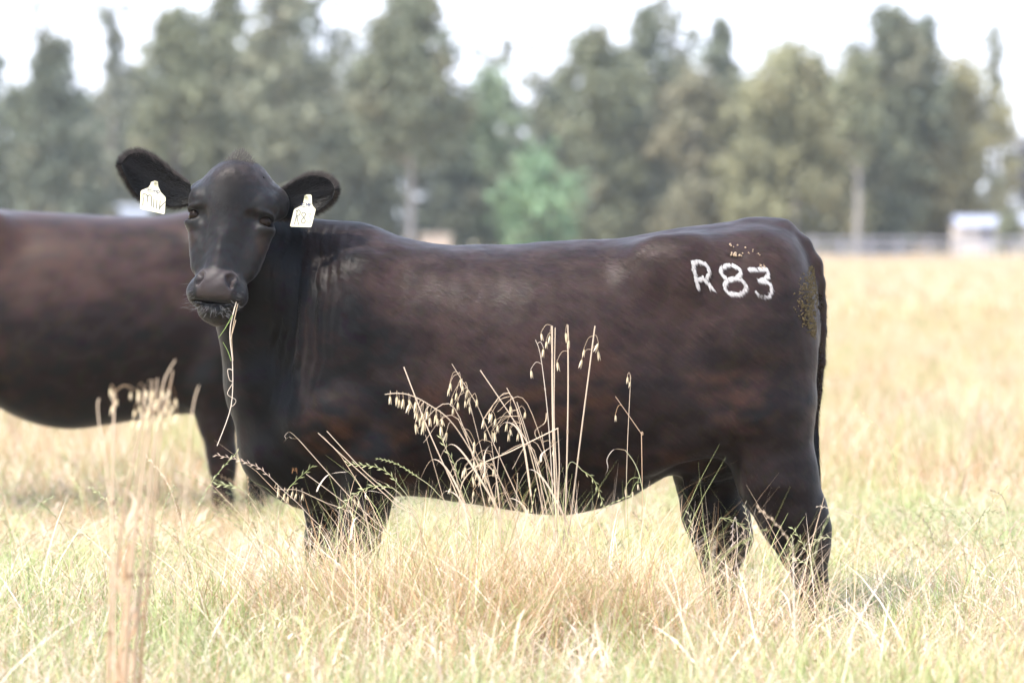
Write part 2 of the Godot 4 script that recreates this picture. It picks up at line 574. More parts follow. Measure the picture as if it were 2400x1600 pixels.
# ---------------------------------------------------------------- trees
func tree(label: String, xd: float, top_yd: float, half_d: float, d: float, col: Color, style := 0, density := 1.0, crown_from := 0.16, pale_trunk := false, lean := 0.0) -> void:
	var k := d / LENS * DISP
	var foot := at_px(xd * DISP, 600.0, d)
	foot.y = 0.0
	var h := at_px(xd * DISP, top_yd * DISP, d).y
	var half := half_d * k * 1.45
	var t := base("tree", foot)
	tag(t, label, "tree", "trees in the belt beyond the paddock")
	var bark := Color(0.30, 0.28, 0.27) if pale_trunk else Color(0.19, 0.17, 0.16)
	var tb := Buf.new()
	var r0 := 0.014 * h + 0.045
	var spine := curve(PackedVector3Array([Vector3(0, -0.1, 0), Vector3(lean * h * 0.1 + rng.randf_range(-0.1, 0.1), h * 0.3, 0), Vector3(lean * h * 0.5, h * 0.65, rng.randf_range(-0.2, 0.2)), Vector3(lean * h, h * 0.96, 0)]), 5)
	tube(tb, spine, r0, 0.03, bark, 9, jitter(bark, 0.2))
	var bm := matte(0.95, 0.2)
	put("trunk", tb.mesh(), bm, t)
	var b := Buf.new()
	var blobs := int((30 + h * half * 1.7) * 1.0)
	var limbs := 0
	for q in blobs:
		var f := crown_from + (1.0 - crown_from) * (q + rng.randf()) / blobs
		var prof := 1.0
		var g := (f - crown_from) / (1.0 - crown_from)
		match style:
			0: prof = 0.55 + 0.45 * sin(PI * clampf(g * 0.85 + 0.1, 0.0, 1.0)) if g < 0.8 else lerpf(0.75, 0.15, (g - 0.8) / 0.2)   # upright, ragged
			1: prof = lerpf(1.0, 0.12, pow(g, 1.3))                # conical
			2: prof = sqrt(maxf(0.03, 1.0 - pow(g * 1.75 - 0.75, 2.0)))   # round head
			3: prof = 0.6 + 0.4 * sin(g * 9.0 + xd)               # sparse, wispy
		var a := rng.randf() * TAU
		var rr := half * prof * pow(rng.randf(), 0.6)
		var c := Vector3(cos(a) * rr + lean * h * f, h * f, sin(a) * rr * 0.9)
		var br := (0.34 + 0.16 * half) * rng.randf_range(0.5, 1.2) * (0.6 if style == 3 else 1.0)
		if limbs < 9 and rng.randf() < 0.3 and g < 0.92:
			limbs += 1
			var lb := Buf.new()
			var s := spine[clampi(int(spine.size() * f * 0.82), 1, spine.size() - 2)]
			tube(lb, curve(PackedVector3Array([s, s.lerp(c, 0.5) + Vector3(0, -0.05 * h * 0.2, 0), c]), 3), r0 * 0.32, 0.02, bark, 5)
			put("limb", lb.mesh(), bm, t)
		var cc := jitter(col, 0.22)
		if rng.randf() < 0.15: cc = cc.lerp(Color(0.22, 0.19, 0.12), 0.4)
		var leaves := int(52 * density * clampf(br / 0.6, 0.5, 2.2))
		for l in leaves:
			var o := Vector3(rng.randfn(), rng.randfn(), rng.randfn()) * br * 0.55
			var p := c + o
			if p.y < 0.15: p.y = 0.15 + rng.randf() * 0.5
			var dir := Vector3(rng.randf_range(-1, 1), rng.randf_range(-1.3, 0.5), rng.randf_range(-1, 1)).normalized()
			var sd := dir.cross(Vector3(rng.randf_range(-1, 1), rng.randf_range(-1, 1), rng.randf_range(-1, 1))).normalized()
			var ln := rng.randf_range(0.25, 0.55)
			var w := rng.randf_range(0.08, 0.18)
			b.quad(p, p + dir * ln * 0.5 + sd * w, p + dir * ln, p + dir * ln * 0.5 - sd * w, jitter(cc, 0.2))
	var lm := matte(0.7, 0.35)
	lm.backlight_enabled = true
	lm.backlight = Color(0.4, 0.4, 0.4)
	put("crown", b.mesh(), lm, t)

const OLIVE := Color(0.185, 0.197, 0.123)
const DEEP := Color(0.137, 0.157, 0.115)
const GREY := Color(0.230, 0.240, 0.185)
const SPRING := Color(0.175, 0.265, 0.150)
const YELLOW := Color(0.250, 0.245, 0.140)

func tree_belt() -> void:
	tree("dark slim tree cut by the left edge, lowest top there", -15, 125, 40, 196, DEEP, 0)
	tree("dark tree with a pointed top, second from the left edge", 120, 95, 88, 190, DEEP, 1, 1.0, 0.1)
	tree("thin wispy pale tree reaching the top edge near the left", 262, 0, 55, 200, GREY, 3, 0.8)
	tree("faint leafless looking tall tree at the far left top", 95, -60, 40, 235, GREY, 3, 0.25, 0.5)
	tree("broad olive tree, left of the three behind the heifer's head", 400, 25, 80, 188, OLIVE, 0, 1.25, 0.08)
	tree("tallest olive tree, middle of the three behind the heifer's head", 530, -25, 85, 192, OLIVE, 0, 1.2, 0.08)
	tree("grey olive tree, right of the three behind the heifer's head", 645, -30, 85, 186, GREY.lerp(OLIVE, 0.5), 0, 1.1, 0.08)
	tree("dark thin trunked tree in the gap between two olive masses", 735, -20, 55, 205, DEEP, 3, 0.9, 0.1)
	tree("small wispy tree with sky gaps left of the grey trunked tree", 800, 60, 60, 200, GREY, 3, 0.7, 0.1)
	tree("tall olive tree with a bare grey trunk above the heifer's shoulder", 940, -10, 100, 182, OLIVE.lerp(DEEP, 0.35), 0, 1.35, 0.42, true)
	tree("dark low tree filling in left of the bare grey trunk", 820, 230, 75, 196, OLIVE.lerp(DEEP, 0.5), 2, 1.1, 0.02)
	tree("dark low tree filling in right of the bare grey trunk", 1010, 270, 60, 198, DEEP, 2, 1.1, 0.02)
	tree("thin sparse tree topping out above the bright green willow", 1175, 85, 70, 210, GREY, 3, 0.55, 0.2)
	tree("mid green tree between the grey trunk and the willow", 1120, 175, 75, 200, SPRING.lerp(OLIVE, 0.55), 0, 1.0, 0.05)
	tree("bright green low willow behind the heifer's back", 1235, 360, 62, 172, SPRING, 0, 1.1, 0.02)
	tree("tall round shouldered olive tree right of the willow", 1360, 78, 95, 188, OLIVE, 0, 1.3, 0.06)
	tree("dark tree with two pointed tops near the middle right", 1480, 30, 62, 195, OLIVE.lerp(DEEP, 0.5), 0, 1.2, 0.06)
	tree("tall tree with a split top just left of the narrow cone", 1545, -5, 48, 199, GREY, 3, 0.9, 0.06)
	tree("narrow cone shaped dark tree above the heifer's hip", 1655, 45, 50, 192, DEEP.lerp(OLIVE, 0.4), 0, 1.4, 0.04)
	tree("rusty olive tree below and between the two pointed trees", 1590, 180, 75, 186, Color(0.21, 0.20, 0.13), 0, 1.2, 0.05)
	tree("wide yellow green dome tree above the heifer's tail head", 1825, 122, 125, 184, YELLOW, 2, 1.35, 0.05)
	tree("tall dark ragged tree right of the yellow dome", 2045, 30, 95, 188, DEEP.lerp(OLIVE, 0.45), 0, 1.35, 0.10, true)
	tree("thin dark spire right of the tall ragged tree", 2130, 40, 32, 194, DEEP, 1, 1.1, 0.1)
	tree("slim grey trunked tree in front of the rail fence", 1968, 120, 40, 178, OLIVE, 0, 0.8, 0.5, true)
	tree("rusty yellow leaning tree behind the white house", 2215, 165, 90, 190, YELLOW.lerp(RUST, 0.06), 2, 1.2, 0.12, true)
	tree("tall sparse grey tree nearest the right edge", 2285, 50, 42, 200, GREY, 3, 0.6, 0.2)
	tree("low purple grey tree far behind the house at the right edge", 2370, 335, 60, 230, Color(0.10, 0.09, 0.10), 2, 1.1, 0.02)
	var fill := [[40, 215], [190, 230], [320, 175], [450, 110], [600, 105], [720, 190], [860, 150], [1060, 250], [1290, 190], [1420, 150], [1550, 160], [1690, 190], [1790, 200], [1900, 190], [2020, 160], [2140, 210]]
	var behind := ["dark back row tree between the left edge and the pointed dark tree", "dark back row tree filling between the pointed tree and the wispy one", "dark back row tree left of the heifer's left eared tag", "dark back row tree rising behind the tagged left ear", "dark back row tree right behind the heifer's poll", "dark back row tree behind the tagged right ear", "dark back row tree hidden behind the bare grey trunk", "dark back row tree filling the gap before the green willow",
		"dark back row tree rising behind the bright green willow", "dark back row tree behind the two pointed middle tops", "dark back row tree under the split topped tree", "dark back row tree at the foot of the narrow cone", "dark back row tree under the left half of the yellow dome", "dark back row tree under the right half of the yellow dome", "dark back row tree behind the tall ragged tree", "dark back row tree below the thin dark spire"]
	for q in fill.size():
		tree(behind[q], fill[q][0], fill[q][1], 100, 216 + 3 * (q % 4), DEEP.lerp(OLIVE, rng.randf() * 0.8), 0, 1.5, 0.01)

# ---------------------------------------------------------------- the farm beyond
func far_buildings() -> void:
	var white := matte(0.7, 0.4)
	var d := 176.0
	var k := d / LENS * DISP
	var foot := at_px(2290 * DISP, 600, d)
	foot.y = 0.0
	var h := base("white_house", foot)
	tag(h, "small white house with a pale roof at the right end of the belt", "house")
	var wall := Color(0.58, 0.52, 0.48)
	var b := Buf.new()
	box(b, Vector3(0.35, 0.85, -1.6), Vector3(4.2, 1.7, 3.0), wall)
	put("wall", b.mesh(), white, h)
	b = Buf.new()
	for s in [-1.0, 1.0]:
		box(b, Vector3(0.35, 1.90, -1.6 + s * 0.85), Vector3(4.4, 0.08, 1.9), Color(0.36, 0.38, 0.47), Basis(Vector3.RIGHT, s * 0.24))
	put("roof", b.mesh(), white, h)
	for s in 2:
		b = Buf.new()
		box(b, Vector3(-0.45 + s * 0.75, 1.15, -0.08), Vector3(0.5, 1.0, 0.06), Color(0.55, 0.55, 0.62))
		var w := put("window", b.mesh(), white, h)
		b = Buf.new()
		box(b, Vector3(-0.45 + s * 0.75, 1.25, -0.045), Vector3(0.40, 0.62, 0.04), Color(0.03, 0.03, 0.04))
		put("pane", b.mesh(), matte(0.15, 0.5), w)
	b = Buf.new()
	box(b, Vector3(-0.05, 0.3, 0.3), Vector3(1.9, 0.5, 0.5), Color(0.55, 0.57, 0.68))
	put("porch_step", b.mesh(), white, h)
	tree("small olive shrub growing before the white house wall", 2318, 495, 8, 174.0, OLIVE, 2, 1.3, 0.05)
	for q in 2:
		var at := at_px((1000 if q == 0 else 305) * DISP, 600, 180.0 if q == 0 else 175.0)
		at.y = 0.0
		var s := base("farm_shed", at)
		tag(s, ["cream farm shed just showing over the heifer's back", "pale blue farm shed just showing behind the tagged left ear"][q], "shed", "far farm sheds")
		b = Buf.new()
		box(b, Vector3(0, 0.6 if q == 0 else 1.2, -1.2), Vector3(1.4 if q == 0 else 1.2, 1.2 if q == 0 else 2.7, 2.0), Color(0.60, 0.49, 0.40) if q == 0 else Color(0.42, 0.47, 0.57))
		put("wall", b.mesh(), white, s)
		b = Buf.new()
		box(b, Vector3(0, 1.27 if q == 0 else 2.62, -1.2), Vector3(1.6, 0.12, 2.3), Color(0.45, 0.40, 0.36) if q == 0 else Color(0.50, 0.55, 0.64))
		put("roof", b.mesh(), white, s)
	# post and rail fence along the front of the belt
	var f0 := at_px(1800 * DISP, 600, 170)
	var f1 := at_px(2400 * DISP, 600, 168)
	f0.y = 0.0; f1.y = 0.0
	var f := base("rail_fence", f0)
	tag(f, "grey white post and rail fence in front of the trees at right", "fence")
	var wood := Color(0.27, 0.265, 0.30)
	var n := 10
	for q in n:
		b = Buf.new()
		box(b, (f1 - f0) * (q / float(n - 1)) + Vector3(0, 0.6, 0), Vector3(0.14, 1.2, 0.14), jitter(wood, 0.1))
		put("post", b.mesh(), white, f)
	for q in n - 1:
		for r in 3:
			b = Buf.new()
			var c := (f1 - f0) * ((q + 0.5) / float(n - 1)) + Vector3(0, 0.42 + r * 0.33, 0.09)
			box(b, c, Vector3((f1 - f0).length() / (n - 1) - 0.01, 0.11, 0.04), jitter(wood, 0.12))
			put("rail", b.mesh(), white, f)

# ---------------------------------------------------------------- cattle
# measured pixels -> metres in the heifer's own frame (x to her tail, y up, z to her left side)
func cw(xd: float, yd: float, z := 0.0) -> Vector3:
	return at_px(xd * DISP, yd * DISP, COW_AT - z) + Vector3(0, 0, COW_AT)

func trunk_profile(f: Field) -> void:
	# xd, back line, belly line, half width in metres
	var t := [[575, 760, 1040, 0.085], [640, 640, 1130, 0.15], [700, 560, 1150, 0.195], [780, 526, 1150, 0.235], [860, 527, 1142, 0.262], [940, 548, 1138, 0.288], [1040, 562, 1150, 0.312], [1160, 560, 1168, 0.335], [1270, 554, 1182, 0.34], [1360, 549, 1172, 0.33],
		[1440, 545, 1145, 0.31], [1510, 536, 1105, 0.29], [1580, 522, 1060, 0.278], [1660, 511, 1030, 0.27], [1730, 504, 1005, 0.262], [1790, 510, 985, 0.245], [1829, 530, 950, 0.205], [1859, 575, 880, 0.145], [1873, 640, 800, 0.10]]
	f.lut_lo = cw(t[0][0], 0).x
	f.lut_hi = cw(t[-1][0], 0).x
	f.lut.resize(Field.LUT_N * 3)
	for q in Field.LUT_N:
		var x := lerpf(t[0][0], t[-1][0], q / float(Field.LUT_N - 1))
		var k := 0
		while k < t.size() - 2 and x > t[k + 1][0]: k += 1
		var u := clampf((x - t[k][0]) / (t[k + 1][0] - t[k][0]), 0.0, 1.0)
		var r := [0.0, 0.0, 0.0]
		for c in 3:
			r[c] = cubic_interpolate(t[k][c + 1], t[k + 1][c + 1], t[maxi(k - 1, 0)][c + 1], t[mini(k + 2, t.size() - 1)][c + 1], u)
		f.lut[q * 3] = cw(x, r[0]).y
		f.lut[q * 3 + 1] = cw(x, r[1]).y
		f.lut[q * 3 + 2] = r[2]
	for turn in 14:
		var l := f.lut.duplicate()
		for q in range(1, Field.LUT_N - 1):
			for c in 3: f.lut[q * 3 + c] = (l[q * 3 - 3 + c] + 2.0 * l[q * 3 + c] + l[q * 3 + 3 + c]) * 0.25

func body_field(second: bool) -> Field:
	var f := Field.new()
	f.mirror = -1.0 if second else 1.0
	trunk_profile(f)
	f.trunk()
	# neck
	if not second:
		f.cone(cw(560, 560, 0.10), 0.115, cw(720, 760, 0.02), 0.17, 0.08)
		f.cone(cw(640, 545, 0.05), 0.075, cw(800, 600, 0.0), 0.105, 0.07)
		f.cone(cw(540, 650, 0.11), 0.085, cw(600, 890, 0.05), 0.105, 0.06)
		f.cone(cw(600, 880, 0.05), 0.105, cw(650, 1030, 0.03), 0.125, 0.06)
		f.cone(cw(650, 1030, 0.03), 0.125, cw(720, 1075, 0.02), 0.12, 0.06)
	else:
		f.cone(cw(450, 760, 0.0), 0.12, cw(740, 730, 0.0), 0.20, 0.1)
		f.cone(cw(470, 800, 0.0), 0.10, cw(650, 980, 0.0), 0.16, 0.1)
		f.cone(cw(650, 1030, 0.0), 0.125, cw(720, 1075, 0.0), 0.12, 0.06)
	# shoulders
	for s in [1.0, -1.0]:
		f.blob(cw(790, 800, 0.17 * s), Vector3(0.135, 0.29, 0.085), 0.07, Vector3(0, 0, -14))
		f.blob(cw(745, 960, 0.17 * s), Vector3(0.13, 0.13, 0.085), 0.07)
		f.cone(cw(800, 960, 0.17 * s), 0.115, cw(905, 1060, 0.16 * s), 0.062, 0.06)
		f.blob(cw(1555, 610, 0.20 * s), Vector3(0.13, 0.085, 0.055), 0.12)      # hook bone
	# forelegs
	leg_front(f, 0.15, [[850, 1050, 0.125], [838, 1165, 0.072], [825, 1255, 0.056], [822, 1300, 0.048], [822, 1385, 0.040], [820, 1425, 0.047]])
	leg_front(f, -0.13, [[780, 1050, 0.12], [752, 1165, 0.068], [742, 1240, 0.054], [740, 1290, 0.046], [745, 1385, 0.040], [744, 1425, 0.047]])
	# thighs and hind legs
	f.blob(cw(1735, 800, 0.145), Vector3(0.19, 0.34, 0.135), 0.08, Vector3(0, 0, 4))
	f.blob(cw(1735, 800, -0.145), Vector3(0.18, 0.34, 0.135), 0.08)
	f.cone(cw(1755, 960, 0.16), 0.155, cw(1787, 1100, 0.17), 0.118, 0.07)
	f.cone(cw(1787, 1100, 0.17), 0.118, cw(1822, 1190, 0.17), 0.098, 0.05)
	f.cone(cw(1822, 1190, 0.17), 0.098, cw(1847, 1255, 0.17), 0.078, 0.04)
	f.cone(cw(1862, 1160, 0.17), 0.028, cw(1880, 1215, 0.17), 0.031, 0.05)
	f.cone(cw(1847, 1255, 0.17), 0.076, cw(1862, 1335, 0.17), 0.050, 0.03)
	f.cone(cw(1862, 1335, 0.17), 0.050, cw(1876, 1415, 0.17), 0.041, 0.03)
	f.cone(cw(1876, 1415, 0.17), 0.046, cw(1866, 1440, 0.17), 0.046, 0.02)
	f.cone(cw(1690, 930, -0.14), 0.16, cw(1632, 1090, -0.15), 0.105, 0.07)
	f.cone(cw(1632, 1090, -0.15), 0.105, cw(1642, 1180, -0.15), 0.098, 0.05)
	f.cone(cw(1642, 1180, -0.15), 0.098, cw(1656, 1245, -0.15), 0.084, 0.04)
	f.cone(cw(1690, 1180, -0.15), 0.026, cw(1706, 1235, -0.15), 0.029, 0.05)
	f.cone(cw(1656, 1250, -0.15), 0.080, cw(1653, 1330, -0.15), 0.052, 0.03)
	f.cone(cw(1653, 1330, -0.15), 0.052, cw(1650, 1410, -0.15), 0.042, 0.03)
	f.cone(cw(1650, 1410, -0.15), 0.046, cw(1640, 1436, -0.15), 0.046, 0.02)
	# flank fold, udder, belly
	f.cone(cw(1500, 1050, 0.20), 0.03, cw(1660, 985, 0.20), 0.06, 0.07)
	f.blob(cw(1625, 1045, 0.0), Vector3(0.13, 0.085, 0.12), 0.05)
	for q in [[1578, 1085, 0.05, 30], [1618, 1075, 0.08, 26], [1638, 1078, -0.02, 28], [1652, 1062, 0.08, 22]]:
		f.cone(cw(q[0], q[1] - 20, q[2]), 0.016, cw(q[0], q[1] + q[3], q[2]), 0.011, 0.015)
	# tail
	f.cone(cw(1730, 535), 0.032, cw(1800, 540), 0.036, 0.06)
	var tp := [[1800, 540, 0.036], [1840, 566, 0.033], [1866, 606, 0.029], [1880, 650, 0.022], [1885, 700, 0.018], [1886, 760, 0.016], [1883, 830, 0.0145], [1876, 900, 0.014], [1870, 1000, 0.013]]
	for q in tp.size() - 1:
		f.cone(cw(tp[q][0], tp[q][1], 0.02), tp[q][2], cw(tp[q + 1][0], tp[q + 1][1], 0.02), tp[q + 1][2], 0.03 if q < 3 else 0.014)
	if not second:
		for s in [1.0, -1.0]:
			f.blob(cw(985, 830, 0.44 * s), Vector3(0.045, 0.20, 0.10), 0.10, Vector3(0, 0, 6), 1)                        # hollow behind the shoulder
			f.blob(cw(1500, 790, 0.455 * s), Vector3(0.13, 0.14, 0.10), 0.12, Vector3.ZERO, 1)                           # flank hollow
			f.blob(cw(1600, 930, 0.20 * s), Vector3(0.10, 0.12, 0.07), 0.09)                                             # stifle
	# hollow between the thighs, and the crease behind the elbow
	f.cone(cw(960, 1000, 0.33), 0.035, cw(985, 1100, 0.30), 0.035, 0.05, 1)
	return f

func leg_front(f: Field, z: float, p: Array) -> void:
	for q in p.size() - 1:
		f.cone(cw(p[q][0], p[q][1], z), p[q][2], cw(p[q + 1][0], p[q + 1][1], z), p[q + 1][2], 0.035)

const HEAD_AT := Vector3(528, 507, 0.30)     # photograph pixels of the point between the eyes, metres towards the camera
func head_frame() -> Transform3D:
	var o := at_px(HEAD_AT.x, HEAD_AT.y, COW_AT - HEAD_AT.z) + Vector3(0, 0, COW_AT)
	return Transform3D(Basis(Vector3.UP, deg_to_rad(-9)) * Basis(Vector3.RIGHT, deg_to_rad(-13)) * Basis(Vector3.BACK, deg_to_rad(-5.5)), o)

func head_field() -> Field:
	var f := Field.new()
	f.blob(Vector3(0, 0.055, -0.105), Vector3(0.122, 0.105, 0.10), 0.04)
	f.blob(Vector3(0, 0.145, -0.105), Vector3(0.072, 0.048, 0.055), 0.05)
	f.blob(Vector3(0, 0.095, -0.050), Vector3(0.080, 0.080, 0.045), 0.04)
	f.cone(Vector3(0, 0.02, -0.075), 0.078, Vector3(0, -0.18, -0.052), 0.064, 0.04)
	for s in [-1.0, 1.0]:
		f.cone(Vector3(0.095 * s, 0.085, -0.115), 0.052, Vector3(0.038 * s, 0.140, -0.105), 0.048, 0.04)             # slope up to the poll
		f.blob(Vector3(0.098 * s, 0.056, -0.070), Vector3(0.042, 0.044, 0.048), 0.030, Vector3(0, 0, -14 * s))       # brow
		f.blob(Vector3(0.106 * s, 0.030, -0.053), Vector3(0.035, 0.011, 0.030), 0.010, Vector3(0, 34 * s, -14 * s))  # upper lid
		f.blob(Vector3(0.116 * s, -0.016, -0.064), Vector3(0.024, 0.011, 0.026), 0.012, Vector3(0, 38 * s, 0))       # lower lid
		f.cone(Vector3(0.092 * s, -0.02, -0.080), 0.044, Vector3(0.064 * s, -0.145, -0.075), 0.042, 0.03)            # cheek
		f.blob(Vector3(0.066 * s, -0.06, -0.15), Vector3(0.042, 0.10, 0.07), 0.04)                                   # jaw
		f.blob(Vector3(0.054 * s, -0.243, -0.040), Vector3(0.040, 0.036, 0.045), 0.02)                               # upper lip
		f.blob(Vector3(0.048 * s, -0.190, 0.002), Vector3(0.024, 0.026, 0.024), 0.014)                               # nostril wing
		f.blob(Vector3(0.128 * s, 0.080, -0.125), Vector3(0.034, 0.047, 0.026), 0.03, Vector3(0, 0, 18 * s))         # ear root
	f.blob(Vector3(0, -0.222, -0.045), Vector3(0.087, 0.055, 0.062), 0.03)
	f.blob(Vector3(0, -0.218, 0.002), Vector3(0.055, 0.045, 0.024), 0.016)
	f.blob(Vector3(0, -0.292, -0.060), Vector3(0.056, 0.028, 0.045), 0.018)
	f.cone(Vector3(0, -0.275, -0.09), 0.046, Vector3(0, -0.06, -0.19), 0.06, 0.04)
	for s in [-1.0, 1.0]:
		f.blob(Vector3(0.124 * s, 0.006, -0.046), Vector3(0.025, 0.0160, 0.026), 0.007, Vector3(0, 44 * s, -12 * s), 1)  # eye opening
		f.blob(Vector3(0.084 * s, 0.004, -0.010), Vector3(0.014, 0.009, 0.016), 0.030, Vector3(0, 20 * s, -24 * s), 1)   # hollow at the inner corner of the eye
		f.blob(Vector3(0.050 * s, -0.206, 0.024), Vector3(0.0115, 0.023, 0.028), 0.008, Vector3(0, 22 * s, 24 * s), 1)   # nostril
		f.blob(Vector3(0.060 * s, -0.192, 0.020), Vector3(0.012, 0.009, 0.022), 0.008, Vector3(0, 30 * s, 0), 1)
		f.cone(Vector3(0.060 * s, -0.085, 0.030), 0.022, Vector3(0.078 * s, -0.16, 0.016), 0.018, 0.05, 1)               # hollow beside the nose
	f.blob(Vector3(0, -0.268, 0.0), Vector3(0.075, 0.005, 0.045), 0.010, Vector3.ZERO, 1)                               # mouth
	f.cone(Vector3(0, 0.0, 0.070), 0.035, Vector3(0, -0.06, 0.066), 0.03, 0.04, 1)
	return f

# coat pigment at a point of the heifer's frame: black on head, neck and legs, sun-bleached brown on the barrel, rusty patches; the second cow also has belly shade painted in
const BLACK_HAIR := Color(0.0052, 0.0044, 0.0047)
const BROWN_HAIR := Color(0.0305, 0.0182, 0.0158)
const RUST_HAIR := Color(0.038, 0.0165, 0.0090)
func coat(p: Vector3, second := false) -> Color:
	var x := (1200.0 + p.x * 742.0) / DISP
	var y := (1500.0 - p.y * 742.0) / DISP
	var n := noise.get_noise_3d(p.x * 1.5, p.y * 2.2, p.z * 1.5 + 9.0)
	var n2 := fine_noise.get_noise_3d(p.x * 9.0, p.y * 14.0, p.z * 9.0)
	var brown := smoothstep(800.0, 990.0, x + n * 220.0) * (1.0 - smoothstep(740.0, 1010.0, y + n * 260.0)) * 0.9
	brown = maxf(brown, 0.18 + n * 0.3 if x > 700.0 else 0.0)
	if second: brown = clampf(1.4 - 1.25 * smoothstep(570.0, 900.0, y + n * 320.0), 0.1, 1.3)  # second cow: brown coat above, lower half blackened as painted underside shade
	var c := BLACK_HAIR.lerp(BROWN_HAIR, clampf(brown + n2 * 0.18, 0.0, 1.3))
	var rust := 0.0
	for q in [[770, 980, 90, 80], [920, 1040, 50, 80], [1510, 1040, 110, 50], [1690, 900, 150, 130], [1400, 1080, 120, 60], [1300, 900, 160, 110], [1010, 930, 80, 60], [1840, 960, 60, 100]]:
		var d := Vector2((x - q[0]) / q[2], (y - q[1]) / q[3]).length()
		rust = maxf(rust, (1.0 - smoothstep(0.2, 1.25, d + n * 0.7)))
	if second: rust = 0.30 * (1.0 - smoothstep(580.0, 680.0, y + n * 200.0)) + clampf(n * 0.6, 0.0, 0.4)
	c = c.lerp(RUST_HAIR, clampf(rust * (0.38 + n2 * 0.8), 0.0, 0.75))
	return shade(c, 1.0 + n2 * 0.3)

func head_color(p: Vector3) -> Color:
	var c := BLACK_HAIR
	var n := fine_noise.get_noise_3d(p.x * 24.0, p.y * 30.0, p.z * 24.0)
	c = c.lerp(BROWN_HAIR, clampf(smoothstep(0.07, 0.17, p.y) * 0.45 + n * 0.2, 0.0, 1.0))
	# rusty streak down each cheek
	c = c.lerp(RUST_HAIR, 0.38 * (1.0 - smoothstep(0.0, 1.0, Vector2((absf(p.x) - 0.112) / 0.030, (p.y + 0.07) / 0.065).length())))
	c = shade(c, 1.0 + n * 0.4)
	# bare nose leather
	var pad := 1.0 - smoothstep(0.90, 1.05, Vector2(p.x / lerpf(0.062, 0.056, clampf((-p.y - 0.175) / 0.08, 0, 1)), (p.y + 0.2145) / 0.0475).length_squared() ** 0.5 * 1.0)
	var sq := maxf(absf(p.x) / lerpf(0.066, 0.052, clampf((-p.y - 0.17) / 0.09, 0.0, 1.0)), absf(p.y + 0.214) / 0.046)
	pad = 1.0 - smoothstep(0.92, 1.04, sq + n * 0.05)
	if p.z > -0.03 and pad > 0.0:
		c = c.lerp(shade(Color(0.030, 0.0225, 0.0225), 1.0 + n * 0.25), pad)
	if p.y < -0.262 and p.y > -0.272 and p.z > 0.0 and absf(p.x) < 0.05: c = Color(0.10, 0.075, 0.06)
	return c

# rows of vertical skin folds down the side of the neck
func fold_depth(x: float, y: float) -> float:
	var mask := smoothstep(600.0, 640.0, x) * (1.0 - smoothstep(700.0, 820.0, x + (y - 700.0) * 0.2)) * smoothstep(500.0, 560.0, y) * (1.0 - smoothstep(760.0, 1000.0, y))
	if mask <= 0.0: return 0.0
	var wob := x + (y - 620.0) * 0.12 + 16.0 * noise.get_noise_2d(x * 0.006, y * 0.006)
	var w := sin(wob * TAU / 21.0) + 0.6 * sin(wob * TAU / 37.0 + y * 0.004)
	return mask * 0.0033 * w

func subdivide(b: Buf, wanted: Callable) -> Buf:
	var mids := {}
	var o := Buf.new()
	o.v = b.v.duplicate()
	var mid := func(i: int, j: int) -> int:
		var key := Vector2i(mini(i, j), maxi(i, j))
		if not mids.has(key):
			mids[key] = o.v.size()
			o.v.push_back((b.v[i] + b.v[j]) * 0.5)
		return mids[key]
	var keep := PackedByteArray()
	keep.resize(b.v.size())
	for k in b.v.size(): keep[k] = 1 if wanted.call(b.v[k]) else 0
	for t in range(0, b.i.size(), 3):
		var p := b.i[t]
		var q := b.i[t + 1]
		var r := b.i[t + 2]
		if keep[p] + keep[q] + keep[r] == 0:
			o.i.append_array(PackedInt32Array([p, q, r]))
			continue
		var pq: int = mid.call(p, q)
		var qr: int = mid.call(q, r)
		var rp: int = mid.call(r, p)
		o.i.append_array(PackedInt32Array([p, pq, rp, pq, q, qr, rp, qr, r, pq, qr, rp]))
	return o

# hair over a skin: short tapering strands that lie along the coat
func hair(out: Buf, skin: Buf, density: float, length: float, width: float, lift: float, flow: Callable, long_at: Callable) -> void:
	for t in range(0, skin.i.size(), 3):
		var a := skin.i[t]
		var e := skin.i[t + 1]
		var g := skin.i[t + 2]
		var pa := skin.v[a]
		var pe := skin.v[e]
		var pg := skin.v[g]
		var want := (pe - pa).cross(pg - pa).length() * 0.5 * density
		var cnt := int(want) + (1 if rng.randf() < want - int(want) else 0)
		for k in cnt:
			var u := rng.randf()
			var w := rng.randf() * (1.0 - u)
			var p := pa + (pe - pa) * u + (pg - pa) * w
			var n := (skin.n[a] + (skin.n[e] - skin.n[a]) * u + (skin.n[g] - skin.n[a]) * w).normalized()
			var f: Vector3 = flow.call(p, n)
			var d := f - n * f.dot(n)
			d = (d.normalized() + Vector3(rng.randfn(), rng.randfn(), rng.randfn()) * 0.16).normalized()
			d = (d + n * lift * rng.randf_range(0.3, 1.4)).normalized()
			var ln: float = length * long_at.call(p) * rng.randf_range(0.6, 1.3)
			var sd := d.cross(n).normalized() * width * 0.5
			var c: Color = skin.c[a]
			c = shade(c, rng.randf_range(0.7, 1.35) * (1.0 + 0.75 * fine_noise.get_noise_3d((p.x * 0.8 - p.y * 0.6) * 9.0, (p.x * 0.6 + p.y * 0.8) * 75.0, p.z * 30.0)))
			var tip := shade(c, rng.randf_range(0.9, 1.25))
			out.tri(p - sd, p + sd, p + d * ln, (n + d * 0.15).normalized(), c, tip)

# where a ray through a pixel first meets the heifer's near side
func skin_at(f: Field, ids: PackedInt32Array, x: float, y: float) -> Vector3:
	var d := COW_AT - 0.5
	for k in 60:
		var p := at_px(x, y, d) + Vector3(0, 0, COW_AT)
		var e := f.at(p, ids)
		if e < 0.0008: return p
		d += maxf(e * 0.75, 0.0006)
		if d > COW_AT + 0.2: break
	return Vector3.INF

